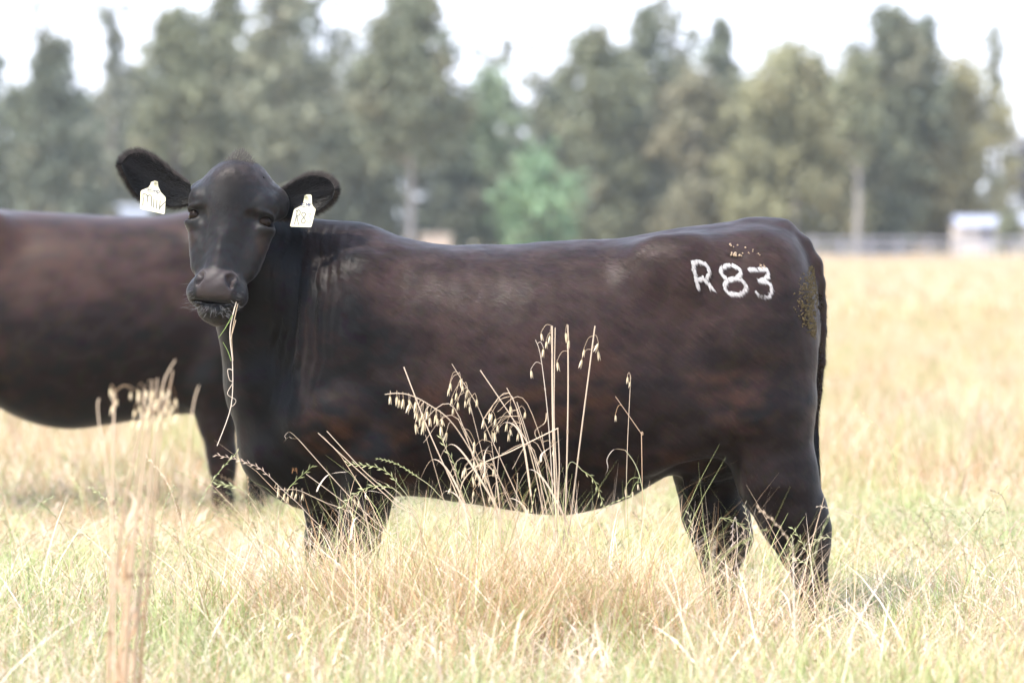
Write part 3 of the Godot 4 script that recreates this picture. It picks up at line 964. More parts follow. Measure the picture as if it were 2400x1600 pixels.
func skin_normal(f: Field, ids: PackedInt32Array, p: Vector3) -> Vector3:
	var e := 0.004
	return Vector3(f.at(p + Vector3(e, 0, 0), ids) - f.at(p - Vector3(e, 0, 0), ids), f.at(p + Vector3(0, e, 0), ids) - f.at(p - Vector3(0, e, 0), ids), f.at(p + Vector3(0, 0, e), ids) - f.at(p - Vector3(0, 0, e), ids)).normalized()

# an ear: a cupped, thick leaf between its upper and lower edge (head close-up pixels: 3.563 to a photograph pixel)
func zoom_head(q: Vector2, z: float) -> Vector3:
	return at_px(250.0 + q.x / 3.5633, 320.0 + q.y / 3.5633, COW_AT - z) + Vector3(0, 0, COW_AT)

func ear(b: Buf, fringe: Buf, top: Array, low: Array, z0: float, z1: float) -> void:
	var up := PackedVector3Array()
	var dn := PackedVector3Array()
	for q in top.size():
		up.push_back(Vector3(top[q][0], top[q][1], 0)); dn.push_back(Vector3(low[q][0], low[q][1], 0))
	up = curve(up, 5); dn = curve(dn, 5)
	var rows := up.size()
	var cols := 11
	var k0 := b.v.size()
	for side in 2:
		for r in rows:
			var s := float(r) / (rows - 1)
			for c in cols:
				var t := float(c) / (cols - 1)
				var q := up[r].lerp(dn[r], t)
				var arch := 4.0 * t * (1.0 - t)
				var z := lerpf(z0, z1, s) - 0.022 * arch * sin(PI * clampf(s * 0.8 + 0.12, 0, 1)) - (0.009 * arch + 0.001 if side == 1 else 0.0) + 0.012 * (t - 0.5)
				b.v.push_back(zoom_head(Vector2(q.x, q.y), z))
				b.c.push_back(BLACK_HAIR)
		for r in rows - 1:
			for c in cols - 1:
				var a := k0 + side * rows * cols + r * cols + c
				var tri := [a, a + cols, a + 1, a + 1, a + cols, a + cols + 1]
				# the inside faces the camera, the back faces away
				var n := (b.v[tri[2]] - b.v[tri[0]]).cross(b.v[tri[1]] - b.v[tri[0]])
				if (n.z > 0.0) == (side == 1): tri = [a, a + 1, a + cols, a + 1, a + cols + 1, a + cols]
				b.i.append_array(PackedInt32Array(tri))
	for q in 2:
		for r in rows - 1:
			var c := 0 if q == 0 else cols - 1
			var a := k0 + r * cols + c
			var e := a + rows * cols
			b.i.append_array(PackedInt32Array([a, e, a + cols, a + cols, e, e + cols]))
	var axis := (zoom_head(Vector2(up[rows - 1].x, up[rows - 1].y), z1) - zoom_head(Vector2(up[0].x, up[0].y), z0)).normalized()
	# long hairs: out of the rim, and across the hollow
	for q in 7000:
		var s := pow(rng.randf(), 0.75)
		var r := clampi(int(s * (rows - 1)), 0, rows - 2)
		var rim := rng.randf() < 0.6
		var t := (0.0 if rng.randf() < 0.5 else 1.0) if rim else rng.randf()
		t = clampf(t + rng.randfn() * 0.04, 0.0, 1.0)
		var c := clampi(int(t * (cols - 1)), 0, cols - 2)
		var tf := t * (cols - 1) - c
		var sf := rng.randf()
		var p := b.v[k0 + r * cols + c].lerp(b.v[k0 + r * cols + c + 1], tf).lerp(b.v[k0 + (r + 1) * cols + c].lerp(b.v[k0 + (r + 1) * cols + c + 1], tf), sf)
		var out := (b.v[k0 + r * cols + c] - b.v[k0 + r * cols + cols / 2])
		out = out.normalized() if out.length() > 1e-5 else Vector3.ZERO
		var tipw := smoothstep(0.65, 1.0, s)
		var d := (axis * (0.7 + tipw) + out * (1.0 if rim else 0.1) + Vector3(rng.randfn(), rng.randfn(), rng.randfn()) * 0.25 + Vector3(0, 0, 0.15 if rim else 0.35)).normalized()
		var ln := rng.randf_range(0.012, 0.028) if rim else rng.randf_range(0.012, 0.028)
		var sd := d.cross(Vector3(0, 0, 1)).normalized() * 0.00035
		var hc := shade(BLACK_HAIR, rng.randf_range(0.7, 1.35))
		if rim and rng.randf() < 0.45: hc = Color(0.045, 0.037, 0.035)
		fringe.tri(p - sd, p + sd, p + d * ln, (Vector3(0, 0, 1) + out * 0.5).normalized(), hc, shade(hc, 1.4))

func pen(b: Buf, lines: Array, z: float, width: float, col: Color) -> void:
	# strokes of a pen as thin raised ribbons, in head close-up pixels
	for l in lines:
		var p := PackedVector3Array()
		for q in l: p.push_back(Vector3(q[0], q[1], 0))
		if p.size() > 2: p = curve(p, 4)
		for k in p.size() - 1:
			var d := (p[k + 1] - p[k]).normalized()
			var sd := Vector3(-d.y, d.x, 0) * width * 0.5
			var e := d * width * 0.2
			var c: Array = []
			for q in [p[k] - sd - e, p[k + 1] - sd + e, p[k + 1] + sd + e, p[k] + sd - e]:
				c.append(zoom_head(Vector2(q.x, q.y), z + 0.0001 * k / p.size()))
			b.quad(c[0], c[1], c[2], c[3], col)

func ear_tag(parent: Node, outline: Array, hole: Vector2, z: float, big: Array, small: Array, ink: Color, label: String) -> void:
	var pts := PackedVector2Array()
	for q in outline: pts.push_back(Vector2(q[0], q[1]))
	var ids := Geometry2D.triangulate_polygon(pts)
	var b := Buf.new()
	var cream := Color(0.78, 0.73, 0.53)
	for side in 2:
		var k0 := b.v.size()
		for q in pts:
			b.v.push_back(zoom_head(q, z - side * 0.002))
			b.n.push_back(Vector3(0, 0, 1 - 2 * side)); b.c.push_back(cream)
		for t in range(0, ids.size(), 3):
			var tri := [ids[t] + k0, ids[t + 1] + k0, ids[t + 2] + k0]
			var n := (b.v[tri[2]] - b.v[tri[0]]).cross(b.v[tri[1]] - b.v[tri[0]])
			if (n.z < 0.0) == (side == 0): tri = [tri[0], tri[2], tri[1]]
			b.i.append_array(PackedInt32Array(tri))
	for k in pts.size():
		var e := pts[(k + 1) % pts.size()]
		b.quad(zoom_head(pts[k], z), zoom_head(e, z), zoom_head(e, z - 0.002), zoom_head(pts[k], z - 0.002), cream)
	var plastic := matte(0.4, 0.5)
	var t := put("ear_tag", b.mesh(), plastic, parent)
	t.set_meta("label", label)
	b = Buf.new()
	var c := zoom_head(hole, z)
	tube(b, PackedVector3Array([c + Vector3(0, 0, -0.004), c + Vector3(0, 0, 0.004), c + Vector3(0, 0, 0.0042)]), 0.0065, 0.006, Color(0.70, 0.66, 0.50), 12)
	tube(b, PackedVector3Array([c + Vector3(0, 0, 0.003), c + Vector3(0, 0, 0.006)]), 0.0028, 0.002, Color(0.03, 0.03, 0.03), 8)
	put("tag_button", b.mesh(), plastic, t)
	b = Buf.new()
	pen(b, small, z + 0.0006, 4.5, Color(0.05, 0.055, 0.14))
	pen(b, big, z + 0.0006, 6.5, ink)
	put("tag_writing", b.mesh(), matte(0.9, 0.1), t)

func cows() -> void:
	var hide := matte(0.46, 0.24)
	hide.rim_enabled = true
	hide.rim = 0.12
	hide.rim_tint = 0.2
	# ---- the heifer in front
	var f := body_field(false)
	var ids := f.all()
	var b := f.net(Vector3(-1.02, -0.02, -0.50), Vector3(1.06, 1.48, 0.50), 0.0105)
	b = subdivide(b, func(p: Vector3) -> bool: return p.x < -0.30 and p.x > -0.66 and p.y > 0.45 and p.z > 0.0)
	b.normals()
	for k in b.v.size():
		var p := b.v[k]
		var x := (1200.0 + p.x * 742.0) / DISP
		var y := (1500.0 - p.y * 742.0) / DISP
		if p.z > 0.0: p += b.n[k] * fold_depth(x, y)
		p += b.n[k] * (0.0016 * fine_noise.get_noise_3d(p.x * 14, p.y * 14, p.z * 14) + 0.010 * noise.get_noise_3d(p.x * 2.6, p.y * 1.6, p.z * 2.6) * smoothstep(0.45, 0.6, p.y))
		b.v[k] = p
	b.normals()
	for k in b.v.size(): b.c.push_back(coat(b.v[k]))
	var hf := head_field()
	var hf_ids := hf.all()
	var hb := hf.net(Vector3(-0.19, -0.35, -0.30), Vector3(0.19, 0.25, 0.06), 0.0046)
	hb.normals()
	for k in hb.v.size(): hb.v[k] += hb.n[k] * (0.0016 * fine_noise.get_noise_3dv(hb.v[k] * 22.0) + 0.0022 * noise.get_noise_3dv(hb.v[k] * 9.0))
	hb.normals()
	for k in hb.v.size(): hb.c.push_back(head_color(hb.v[k]))
	var root := base("heifer", Vector3(0, 0, -COW_AT))
	tag(root, "black heifer with white R83 brand on the hip and two cream ear tags", "cow")
	var ht := head_frame()
	var ears := Buf.new()
	var fringe := Buf.new()
	ear(ears, fringe, [[700, 400], [590, 325], [430, 195], [300, 135], [190, 150], [125, 215]], [[700, 560], [560, 585], [330, 535], [225, 450], [155, 330], [118, 240]], 0.185, 0.20)
	ear(ears, fringe, [[1350, 520], [1480, 425], [1640, 335], [1760, 325], [1860, 365], [1902, 430]], [[1350, 650], [1470, 690], [1680, 650], [1800, 595], [1878, 525], [1904, 452]], 0.185, 0.20)
	ears.normals()
	var body := Buf.new()
	body.join(b)
	body.join(ears)
	var headb := Buf.new()
	headb.join(hb, ht)
	var sleek := matte(0.52, 0.34)      # the short hair of the face lies flat and shines
	sleek.rim_enabled = true
	sleek.rim = 0.15
	var bm := body.mesh()
	var ha := headb.mesh().surface_get_arrays(0)
	bm.add_surface_from_arrays(Mesh.PRIMITIVE_TRIANGLES, ha)
	bm.surface_set_material(0, hide)
	bm.surface_set_material(1, sleek)
	put("body", bm, null, root)
	# coat hair
	var hairs := Buf.new()
	hair(hairs, b, 130000.0, 0.020, 0.0008, 0.10, func(p: Vector3, _n: Vector3) -> Vector3: return Vector3(0.8, -0.55 - clampf((0.9 - p.y) * 0.8, 0.0, 1.5), 0.0),
		func(p: Vector3) -> float: return 1.6 if (p.x < -0.45 and p.y > 1.2) or (p.y < 0.6 and p.x < 0.4 and p.y > 0.38) else 1.0)
	var face := Buf.new()
	hair(face, hb, 260000.0, 0.0075, 0.0006, 0.14, func(p: Vector3, _n: Vector3) -> Vector3:
			var q := Vector3(p.x, p.y + 0.005, 0.0)
			return q.normalized() + Vector3(0, 0.25 if p.y > 0 else -0.6, -0.2),
		func(p: Vector3) -> float: return 0.0 if p.y < -0.17 and p.y > -0.262 and absf(p.x) < 0.06 and p.z > -0.02 else (1.0 + 2.4 * smoothstep(0.12, 0.20, p.y)))
	# the tuft on the poll and the whorl that falls from it
	for k in 2600:
		var a := rng.randf() * TAU
		var r := sqrt(rng.randf())
		var p := Vector3(cos(a) * r * 0.046, 0.172 + sin(a) * r * 0.046, -0.065 + rng.randf_range(-0.04, 0.0))
		p.y += 0.014 * (1.0 - absf(p.x) / 0.046) * (0.5 + 0.5 * sin(a))
		var d := Vector3(p.x * 6.0 + rng.randfn() * 0.25, rng.randf_range(0.2, 1.0), rng.randf_range(-0.1, 0.5)).normalized()
		if p.y < 0.168: d = Vector3(p.x * 5.0 + rng.randfn() * 0.2, -1.0, 0.35).normalized()
		var sd := d.cross(Vector3(0, 0, 1)).normalized() * 0.0004
		var c := jitter(BLACK_HAIR.lerp(BROWN_HAIR, rng.randf() * 0.25), 0.3)
		face.tri(p - sd, p + sd, p + d * rng.randf_range(0.010, 0.022), Vector3(0, 0.3, 0.95), c, shade(c, 1.2))
	# the whorl on the forehead: longer hair that parts and falls over the brow
	for k in 4200:
		var a := rng.randf() * TAU
		var r := rng.randf() * rng.randf_range(0.4, 1.35)
		var q := Vector3(cos(a) * r * 0.062, 0.085 + sin(a) * r * 0.075, 0.02)
		while q.z > -0.09 and hf.at(q, hf_ids) > 0.0006: q.z -= 0.0015
		var d := Vector3(q.x * 9.0 + rng.randfn() * 0.2, -0.7 + (q.y - 0.06) * 5.0, 0.18 + rng.randf() * 0.2).normalized()
		var sd := d.cross(Vector3(0, 0, 1)).normalized() * 0.0005
		var c := jitter(BLACK_HAIR.lerp(BROWN_HAIR, smoothstep(0.06, 0.16, q.y) * 0.25), 0.35)
		face.tri(q - sd, q + sd, q + d * rng.randf_range(0.008, 0.018) * (1.1 - 0.4 * r), Vector3(q.x * 4.0, 0.12, 0.95).normalized(), c, shade(c, 1.25))
	# whiskers
	for k in 130:
		var a := rng.randf_range(-1.0, 1.0)
		var p := Vector3(a * 0.085, rng.randf_range(-0.30, -0.215), -0.02 + rng.randf() * 0.03)
		var d := Vector3(a * 1.3 + rng.randfn() * 0.2, rng.randf_range(-0.9, 0.1), rng.randf_range(0.2, 0.9)).normalized()
		if absf(a) < 0.6: p.y = rng.randf_range(-0.31, -0.275)
		var sd := d.cross(Vector3(0, 0, 1)).normalized() * 0.0004
		face.tri(p - sd, p + sd, p + d * rng.randf_range(0.015, 0.04), Vector3(0, 0.5, 0.86), Color(0.05, 0.05, 0.05), Color(0.10, 0.10, 0.10))
	hairs.join(fringe)
	# switch of the tail
	for k in 900:
		var s := rng.randf()
		var p := cw(1868 + rng.randfn() * 5, lerpf(960, 1110, s), 0.02 + rng.randfn() * 0.010)
		var d := Vector3(0.10 + rng.randfn() * 0.05, -1.0, rng.randfn() * 0.08).normalized()
		var sd := Vector3(0.0011, 0, 0)
		var c := jitter(BLACK_HAIR, 0.4)
		hairs.tri(p - sd, p + sd, p + d * rng.randf_range(0.07, 0.12), Vector3(0.3, 0.2, 0.93), c, c)
	var hm := matte(0.44, 0.26)
	hm.rim_enabled = true; hm.rim = 0.08
	put("coat_hair", hairs.mesh(), hm, root).set_meta("kind", "stuff")
	var fh := Buf.new()
	fh.join(face, ht)
	put("face_hair", fh.mesh(), sleek, root).set_meta("kind", "stuff")
	# eyes
	for s in [-1.0, 1.0]:
		var eb := SphereMesh.new()
		eb.radius = 0.0205; eb.height = 0.041; eb.radial_segments = 24; eb.rings = 14
		var em := StandardMaterial3D.new()
		em.albedo_color = Color(0.012, 0.008, 0.006).linear_to_srgb()
		em.roughness = 0.17
		em.metallic_specular = 0.2
		var eye := put("eye", eb, em, root)
		eye.position = ht * Vector3(0.1115 * s, 0.006, -0.0570)
	brand(f, ids, root)
	dung(f, ids, root)
	# tags
	ear_tag(root, [[290, 447], [345, 425], [362, 400], [368, 380], [400, 368], [424, 376], [428, 415], [448, 462], [488, 505], [490, 520], [482, 640], [474, 648], [282, 604], [276, 594], [280, 460]], Vector2(405, 388), 0.222,
		[[[298, 575], [302, 520], [300, 482], [318, 480], [334, 490], [336, 545]], [[336, 500], [352, 488], [370, 500], [369, 582]], [[392, 518], [388, 592]], [[417, 528], [412, 602]], [[444, 534], [437, 608]], [[437, 600], [460, 570], [487, 545]]],
		[[[380, 431], [345, 432], [343, 456], [378, 456]], [[344, 444], [372, 443]], [[383, 463], [388, 446], [397, 452], [398, 463], [402, 448], [412, 450], [413, 466]], [[418, 482], [421, 452], [438, 455], [436, 468], [420, 469]]], Color(0.12, 0.12, 0.12), "cream ear tag reading Emp M111")
	ear_tag(root, [[1652, 492], [1668, 484], [1700, 484], [1710, 492], [1713, 560], [1722, 582], [1743, 604], [1742, 618], [1710, 748], [1702, 756], [1538, 752], [1530, 744], [1562, 614], [1572, 602], [1626, 575], [1640, 555]], Vector2(1663, 505), 0.225,
		[[[1566, 732], [1580, 670], [1590, 618]], [[1578, 622], [1602, 612], [1615, 628], [1608, 652], [1588, 668], [1602, 736]], [[1652, 634], [1634, 634], [1628, 656], [1650, 682], [1656, 708], [1638, 724], [1622, 706], [1642, 676], [1660, 650], [1652, 634]]],
		[[[1660, 554], [1632, 556], [1630, 582], [1658, 583]], [[1632, 569], [1652, 568]], [[1664, 581], [1668, 556], [1676, 573], [1685, 556], [1685, 581]], [[1690, 582], [1693, 556], [1705, 559], [1703, 570], [1692, 571]]], Color(0.16, 0.16, 0.15), "cream ear tag reading EMP R83")
	# the worn last figure on the second tag
	b = Buf.new()
	pen(b, [[[1676, 642], [1702, 642], [1692, 668], [1706, 690], [1692, 716], [1668, 710]]], 0.2257, 5.0, Color(0.33, 0.32, 0.26))
	put("tag_writing", b.mesh(), matte(0.9, 0.1), root.get_node("ear_tag_001"))
	mouthful(ht)
	# ---- the second cow, behind
	var f2 := body_field(true)
	b = f2.net(Vector3(-1.12, -0.02, -0.48), Vector3(1.20, 1.48, 0.48), 0.019)
	b.normals()
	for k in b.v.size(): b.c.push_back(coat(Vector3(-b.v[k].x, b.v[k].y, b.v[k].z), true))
	body = Buf.new()
	body.join(b)
	body.join(hb, Transform3D(Basis(Vector3.UP, deg_to_rad(90)) * Basis(Vector3.RIGHT, deg_to_rad(-35)), Vector3(1.20, 0.88, 0.0)))
	var r2 := base("cow", Vector3(-1.78, 0, -16.6))
	r2.scale = Vector3.ONE * 1.09
	tag(r2, "blurred dark brown cow standing behind the heifer's head, cut by the left edge", "cow")
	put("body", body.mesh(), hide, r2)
	b = Buf.new()
	for s in [-1.0, 1.0]:
		for k in 2:
			var ep := PackedVector3Array()
			for q in 7: ep.push_back(Vector3(1.08 - 0.02 * q, 0.98 + 0.008 * q, s * (0.12 + 0.03 * q)))
			tube(b, ep, 0.045 if k == 0 else 0.03, 0.02, BLACK_HAIR, 8)
	put("ear", b.mesh(), hide, r2)

func brand(f: Field, ids: PackedInt32Array, root: Node) -> void:
	# white hair grown back over a freeze brand; hip close-up pixels, 3.266 to a photograph pixel
	var strokes := [
		[[398, 432], [412, 500], [428, 570], [442, 635]], [[398, 432], [450, 428], [500, 450], [522, 490], [512, 535], [470, 556], [425, 560]], [[478, 550], [520, 595], [562, 645]],
		[[640, 462], [612, 490], [640, 540], [690, 560], [750, 540], [765, 500], [730, 465], [680, 452], [640, 462]], [[690, 560], [648, 590], [650, 640], [700, 672], [765, 672], [805, 640], [800, 595], [755, 560], [690, 560]],
		[[828, 486], [890, 488], [955, 482], [975, 510], [965, 550], [905, 575]], [[905, 575], [965, 580], [1000, 620], [995, 670], [960, 695], [905, 682], [885, 660]]]
	var b := Buf.new()
	for s in strokes:
		var p := PackedVector3Array()
		for q in s: p.push_back(Vector3(q[0], q[1], 0))
		p = curve(p, 4)
		for k in p.size() - 1:
			var seg := p[k].distance_to(p[k + 1])
			var wide := 9.5
			for h in int(seg * 1.7):
				var q := p[k].lerp(p[k + 1], rng.randf()) + Vector3(rng.randfn() * wide * 0.52, rng.randfn() * wide * 0.52, 0)
				# patchy regrowth
				if fine_noise.get_noise_2d(q.x * 0.07 + q.y * 0.03, q.y * 0.012) < -0.16: continue
				var at := skin_at(f, ids, 1500.0 + q.x / 3.266, 480.0 + q.y / 3.266)
				if at == Vector3.INF: continue
				var n := skin_normal(f, ids, at)
				var d := Vector3(0.45 + rng.randfn() * 0.12, -0.85, 0)
				d = (d - n * d.dot(n)).normalized()
				d = (d + n * 0.07 + Vector3(rng.randfn(), rng.randfn(), rng.randfn()) * 0.08).normalized()
				var sd := d.cross(n).normalized() * 0.0008
				var c := jitter(Color(0.47, 0.45, 0.44), 0.35)
				at += n * 0.0015
				b.tri(at - sd, at + sd, at + d * rng.randf_range(0.009, 0.018), n, c, c)
	put("hip_brand", b.mesh(), matte(0.8, 0.3), root).set_meta("label", "white hair brand reading R83")

func lump(b: Buf, at: Vector3, n: Vector3, r: float, c: Color) -> void:
	var t := n.cross(Vector3(0.3, 0.9, 0.2)).normalized()
	var u := n.cross(t)
	var k0 := b.v.size()
	var flat := rng.randf_range(0.35, 0.8)
	b.v.push_back(at + n * r * flat); b.c.push_back(c)
	for ring in 2:
		for s in 7:
			var a := TAU * (s + ring * 0.5) / 7.0
			var rr := r * (0.62 if ring == 0 else 1.0) * rng.randf_range(0.7, 1.25)
			b.v.push_back(at + (t * cos(a) + u * sin(a)) * rr + n * (r * flat * 0.72 if ring == 0 else -0.002))
			b.c.push_back(shade(c, rng.randf_range(0.8, 1.2)))
	for s in 7:
		var e := (s + 1) % 7
		b.i.append_array(PackedInt32Array([k0, k0 + 1 + e, k0 + 1 + s, k0 + 1 + s, k0 + 1 + e, k0 + 8 + s, k0 + 1 + e, k0 + 8 + e, k0 + 8 + s]))

func dung(f: Field, ids: PackedInt32Array, root: Node) -> void:
	var b := Buf.new()
	for k in 2600:
		var s := rng.randf()
		var y := lerpf(470, 1040, s)
		var w := 62.0 * sin(PI * clampf(s * 0.9 + 0.08, 0.0, 1.0))
		var x := lerpf(1335, 1362, smoothstep(0.0, 0.4, s)) - absf(rng.randfn()) * w
		if fine_noise.get_noise_2d(x * 0.03, y * 0.03) < -0.22: continue
		var at := skin_at(f, ids, 1500.0 + x / 3.266, 480.0 + y / 3.266)
		if at == Vector3.INF or at.z < -0.02: continue
		var c := Color(0.150, 0.112, 0.058).lerp(Color(0.06, 0.047, 0.027), rng.randf())
		lump(b, at, skin_normal(f, ids, at), rng.randf_range(0.0012, 0.0036), c)
	for k in 170:     # caked along the tail
		var s := rng.randf()
		var at := skin_at(f, ids, lerpf(1925, 1921, s) + rng.randfn() * 3.5, lerpf(690, 960, s))
		if at == Vector3.INF: continue
		lump(b, at, skin_normal(f, ids, at), rng.randf_range(0.002, 0.005), jitter(Color(0.03, 0.022, 0.014), 0.4))
	for k in 34:      # dry flecks stuck to the hip
		var x := rng.randf_range(690, 930)
		var y := 300 + (x - 690) * 0.3 + rng.randfn() * 14
		if k < 12: x = 750 + rng.randfn() * 22; y = 378 + rng.randfn() * 9
		elif k < 20: x = 945 + rng.randfn() * 18; y = 470 + rng.randfn() * 12
		var at := skin_at(f, ids, 1500.0 + x / 3.266, 480.0 + y / 3.266)
		if at == Vector3.INF: continue
		lump(b, at + Vector3(0, 0, 0.002), skin_normal(f, ids, at), rng.randf_range(0.0012, 0.0035) * (1.4 if k < 12 else 1.0), Color(0.36, 0.27, 0.19))
	b.normals()
	var o := put("dried_dung", b.mesh(), matte(0.95, 0.2), root)
	o.set_meta("kind", "stuff")

func mouthful(_ht: Transform3D) -> void:
	# grass hanging from the corner of the mouth; throat close-up pixels, 2.6125 to a photograph pixel
	var z := 0.36
	var root := base("hanging_grass_stem", Vector3(0, 0, -COW_AT))
	tag(root, "long bent dry grass stem hanging out of the heifer's mouth", "grass stem")
	var m := matte(0.7, 0.35)
	m.cull_mode = BaseMaterial3D.CULL_DISABLED
	var lines := [["stem", [[455, 480], [420, 620], [415, 720], [430, 880], [420, 1130], [335, 1370]], 0.0018, 0.0012, PALE], ["stem", [[462, 500], [432, 640], [424, 720], [433, 850]], 0.0013, 0.001, STRAW], ["stem", [[450, 600], [425, 690], [418, 720]], 0.0013, 0.001, STRAW],
		["leaf", [[430, 570], [385, 650], [343, 710]], 0.0016, 0.0006, GREEN], ["leaf", [[370, 735], [400, 790], [421, 850]], 0.0007, 0.0014, GREEN], ["tendril", [[428, 906], [400, 904], [410, 965], [430, 985], [398, 1052], [448, 1088], [440, 1118], [420, 1130]], 0.0010, 0.0008, PALE]]
	for l in lines:
		var p := PackedVector3Array()
		for q in l[1].size():
			var e: Array = l[1][q]
			p.push_back(at_px(380.0 + e[0] / 2.6125, 520.0 + e[1] / 2.6125, COW_AT - z + 0.004 * q) + Vector3(0, 0, COW_AT))
		var b := Buf.new()
		tube(b, curve(p, 5), l[2], l[3], l[4], 5)
		put(l[0], b.mesh(), m, root)

# ---------------------------------------------------------------- single stalks that stand out in front of the heifer
var straw_skin: StandardMaterial3D

func spikelet(b: Buf, top: Vector3, hang: Vector3, size: float, col: Color) -> void:
	# a wild oat spikelet: two papery glumes, pointed, a little open at the tip
	var side := hang.cross(Vector3(0.4, 0.1, 1.0)).normalized()
	var front := hang.cross(side).normalized()
	for s in [-1.0, 1.0]:
		var k0 := b.v.size()
		var rows := 6
		for r in rows + 1:
			var f := float(r) / rows
			var w := size * 0.135 * sin(PI * pow(f, 0.75) * 0.97 + 0.05)
			var o: Vector3 = top + hang * size * f + side * s * size * (0.03 + 0.10 * f * f)
			for q in [-1.0, 0.0, 1.0]:
				b.v.push_back(o + front * w * q + side * s * w * (0.75 if q == 0.0 else 0.0))
				b.c.push_back(col.lerp(PALE, f * 0.5))
				b.n.push_back((side * s + front * q * 0.8).normalized())
		for r in rows:
			for q in 2:
				var a := k0 + r * 3 + q
				b.i.append_array(PackedInt32Array([a, a + 3, a + 1, a + 1, a + 3, a + 4] if s > 0 else [a, a + 1, a + 3, a + 1, a + 4, a + 3]))

# where: converts a close-up pixel to a photograph pixel: [origin x, origin y, scale]
const OATS := [800.0, 720.0, 2.704]
const CHEST := [500.0, 960.0, 3.92]
const HOCK := [1400.0, 960.0, 2.9033]
const WHOLE := [0.0, 0.0, 0.98]

func spot(w: Array, q: Array, d: float) -> Vector3:
	return at_px(w[0] + q[0] / w[2], w[1] + q[1] / w[2], d)

func stalk(called: String, label: String, category: String, group: String, w: Array, d0: float, d1: float, pts: Array, r0: float, r1: float, col: Color, heads: Array = [], size := 0.026) -> Node3D:
	var p := PackedVector3Array()
	for k in pts.size(): p.push_back(spot(w, pts[k], lerpf(d0, d1, float(k) / maxf(1.0, pts.size() - 1))))
	# carry the stem down to the soil
	var foot := p[0] + (p[0] - p[1]).normalized() * 0.04
	foot = Vector3(foot.x, 0.0, foot.z)
	if p[0].y > 0.02: p.insert(0, foot)
	var root := base(called, foot)
	tag(root, label, category, group)
	var b := Buf.new()
	var c := curve(p, 7)
	for k in c.size(): c[k] -= foot
	tube(b, c, r0, r1, jitter(col, 0.08), 6, jitter(col.lerp(PALE, 0.4), 0.08))
	# joints of the straw
	for k in [int(c.size() * 0.35), int(c.size() * 0.68)]:
		if k > 0 and k < c.size() - 1 and r0 > 0.0015:
			tube(b, PackedVector3Array([c[k].lerp(c[k - 1], 0.12), c[k], c[k].lerp(c[k + 1], 0.12)]), r0 * 1.25, r0 * 1.2, shade(col, 0.75), 6)
	put("stem", b.mesh(), straw_skin, root)
	for h in heads:
		# each head: where its spikelet begins; a thin drooping stalk joins it to the nearest higher point of the stem
		var at := spot(w, h, lerpf(d0, d1, 0.8)) - foot + Vector3(0, 0, rng.randf_range(-0.01, 0.02))
		var best := c[c.size() - 1]
		var score := 9.0
		for k in c:
			var dd := k - at
			var sc := Vector2(dd.x, dd.y - 0.022).length() + (0.03 if dd.y < 0.0 else 0.0)
			if sc < score: score = sc; best = k
		var sb := Buf.new()
		var top := at.lerp(best, 0.45) + Vector3(0, 0.012 + 0.12 * absf(at.x - best.x), 0)
		tube(sb, curve(PackedVector3Array([best, top, at + Vector3(0, 0.004, 0), at]), 4), 0.0006, 0.0005, col, 4)
		var hang := Vector3(rng.randfn() * 0.14, -1.0, rng.randfn() * 0.2).normalized()
		spikelet(sb, at, hang, size * rng.randf_range(0.85, 1.15), jitter(Color(0.66, 0.56, 0.37), 0.12))
		put("spikelet", sb.mesh(), straw_skin, root)
	return root

func rye_head(root: Node3D, w: Array, d: float, pts: Array, col: Color, size := 0.016) -> void:
	var p := PackedVector3Array()
	for q in pts: p.push_back(spot(w, q, d) - root.position)
	var c := curve(p, 9)
	var b := Buf.new()
	tube(b, c, 0.0009, 0.0006, col, 4)
	seed_spike(b, c, col.lerp(PALE, 0.25), size)
	put("seed_head", b.mesh(), straw_skin, root)

func rye(label: String, w: Array, d: float, stem: Array, head: Array, col: Color, size := 0.016) -> void:
	var r := stalk("ryegrass_stalk", label, "grass stalk", "single ryegrass stalks before the heifer", w, d, d, stem, 0.0011, 0.0008, col)
	rye_head(r, w, d, head, col, size)

func dry_leaf(root: Node3D, w: Array, d: float, pts: Array, width: float, col: Color) -> void:
	var p := PackedVector3Array()
	for q in pts: p.push_back(spot(w, q, d) - root.position)
	var c := curve(p, 6)
	var b := Buf.new()
	for k in c.size() - 1:
		var f0 := float(k) / (c.size() - 1)
		var f1 := float(k + 1) / (c.size() - 1)
		var n0 := Vector3(0.5, 0.3, 0.8).rotated(Vector3.UP, f0 * 2.0) * width * 0.5 * (1.05 - f0)
		var n1 := Vector3(0.5, 0.3, 0.8).rotated(Vector3.UP, f1 * 2.0) * width * 0.5 * (1.05 - f1)
		b.quad(c[k] - n0, c[k + 1] - n1, c[k + 1] + n1, c[k] + n0, jitter(col, 0.08))
	put("leaf", b.mesh(), straw_skin, root)

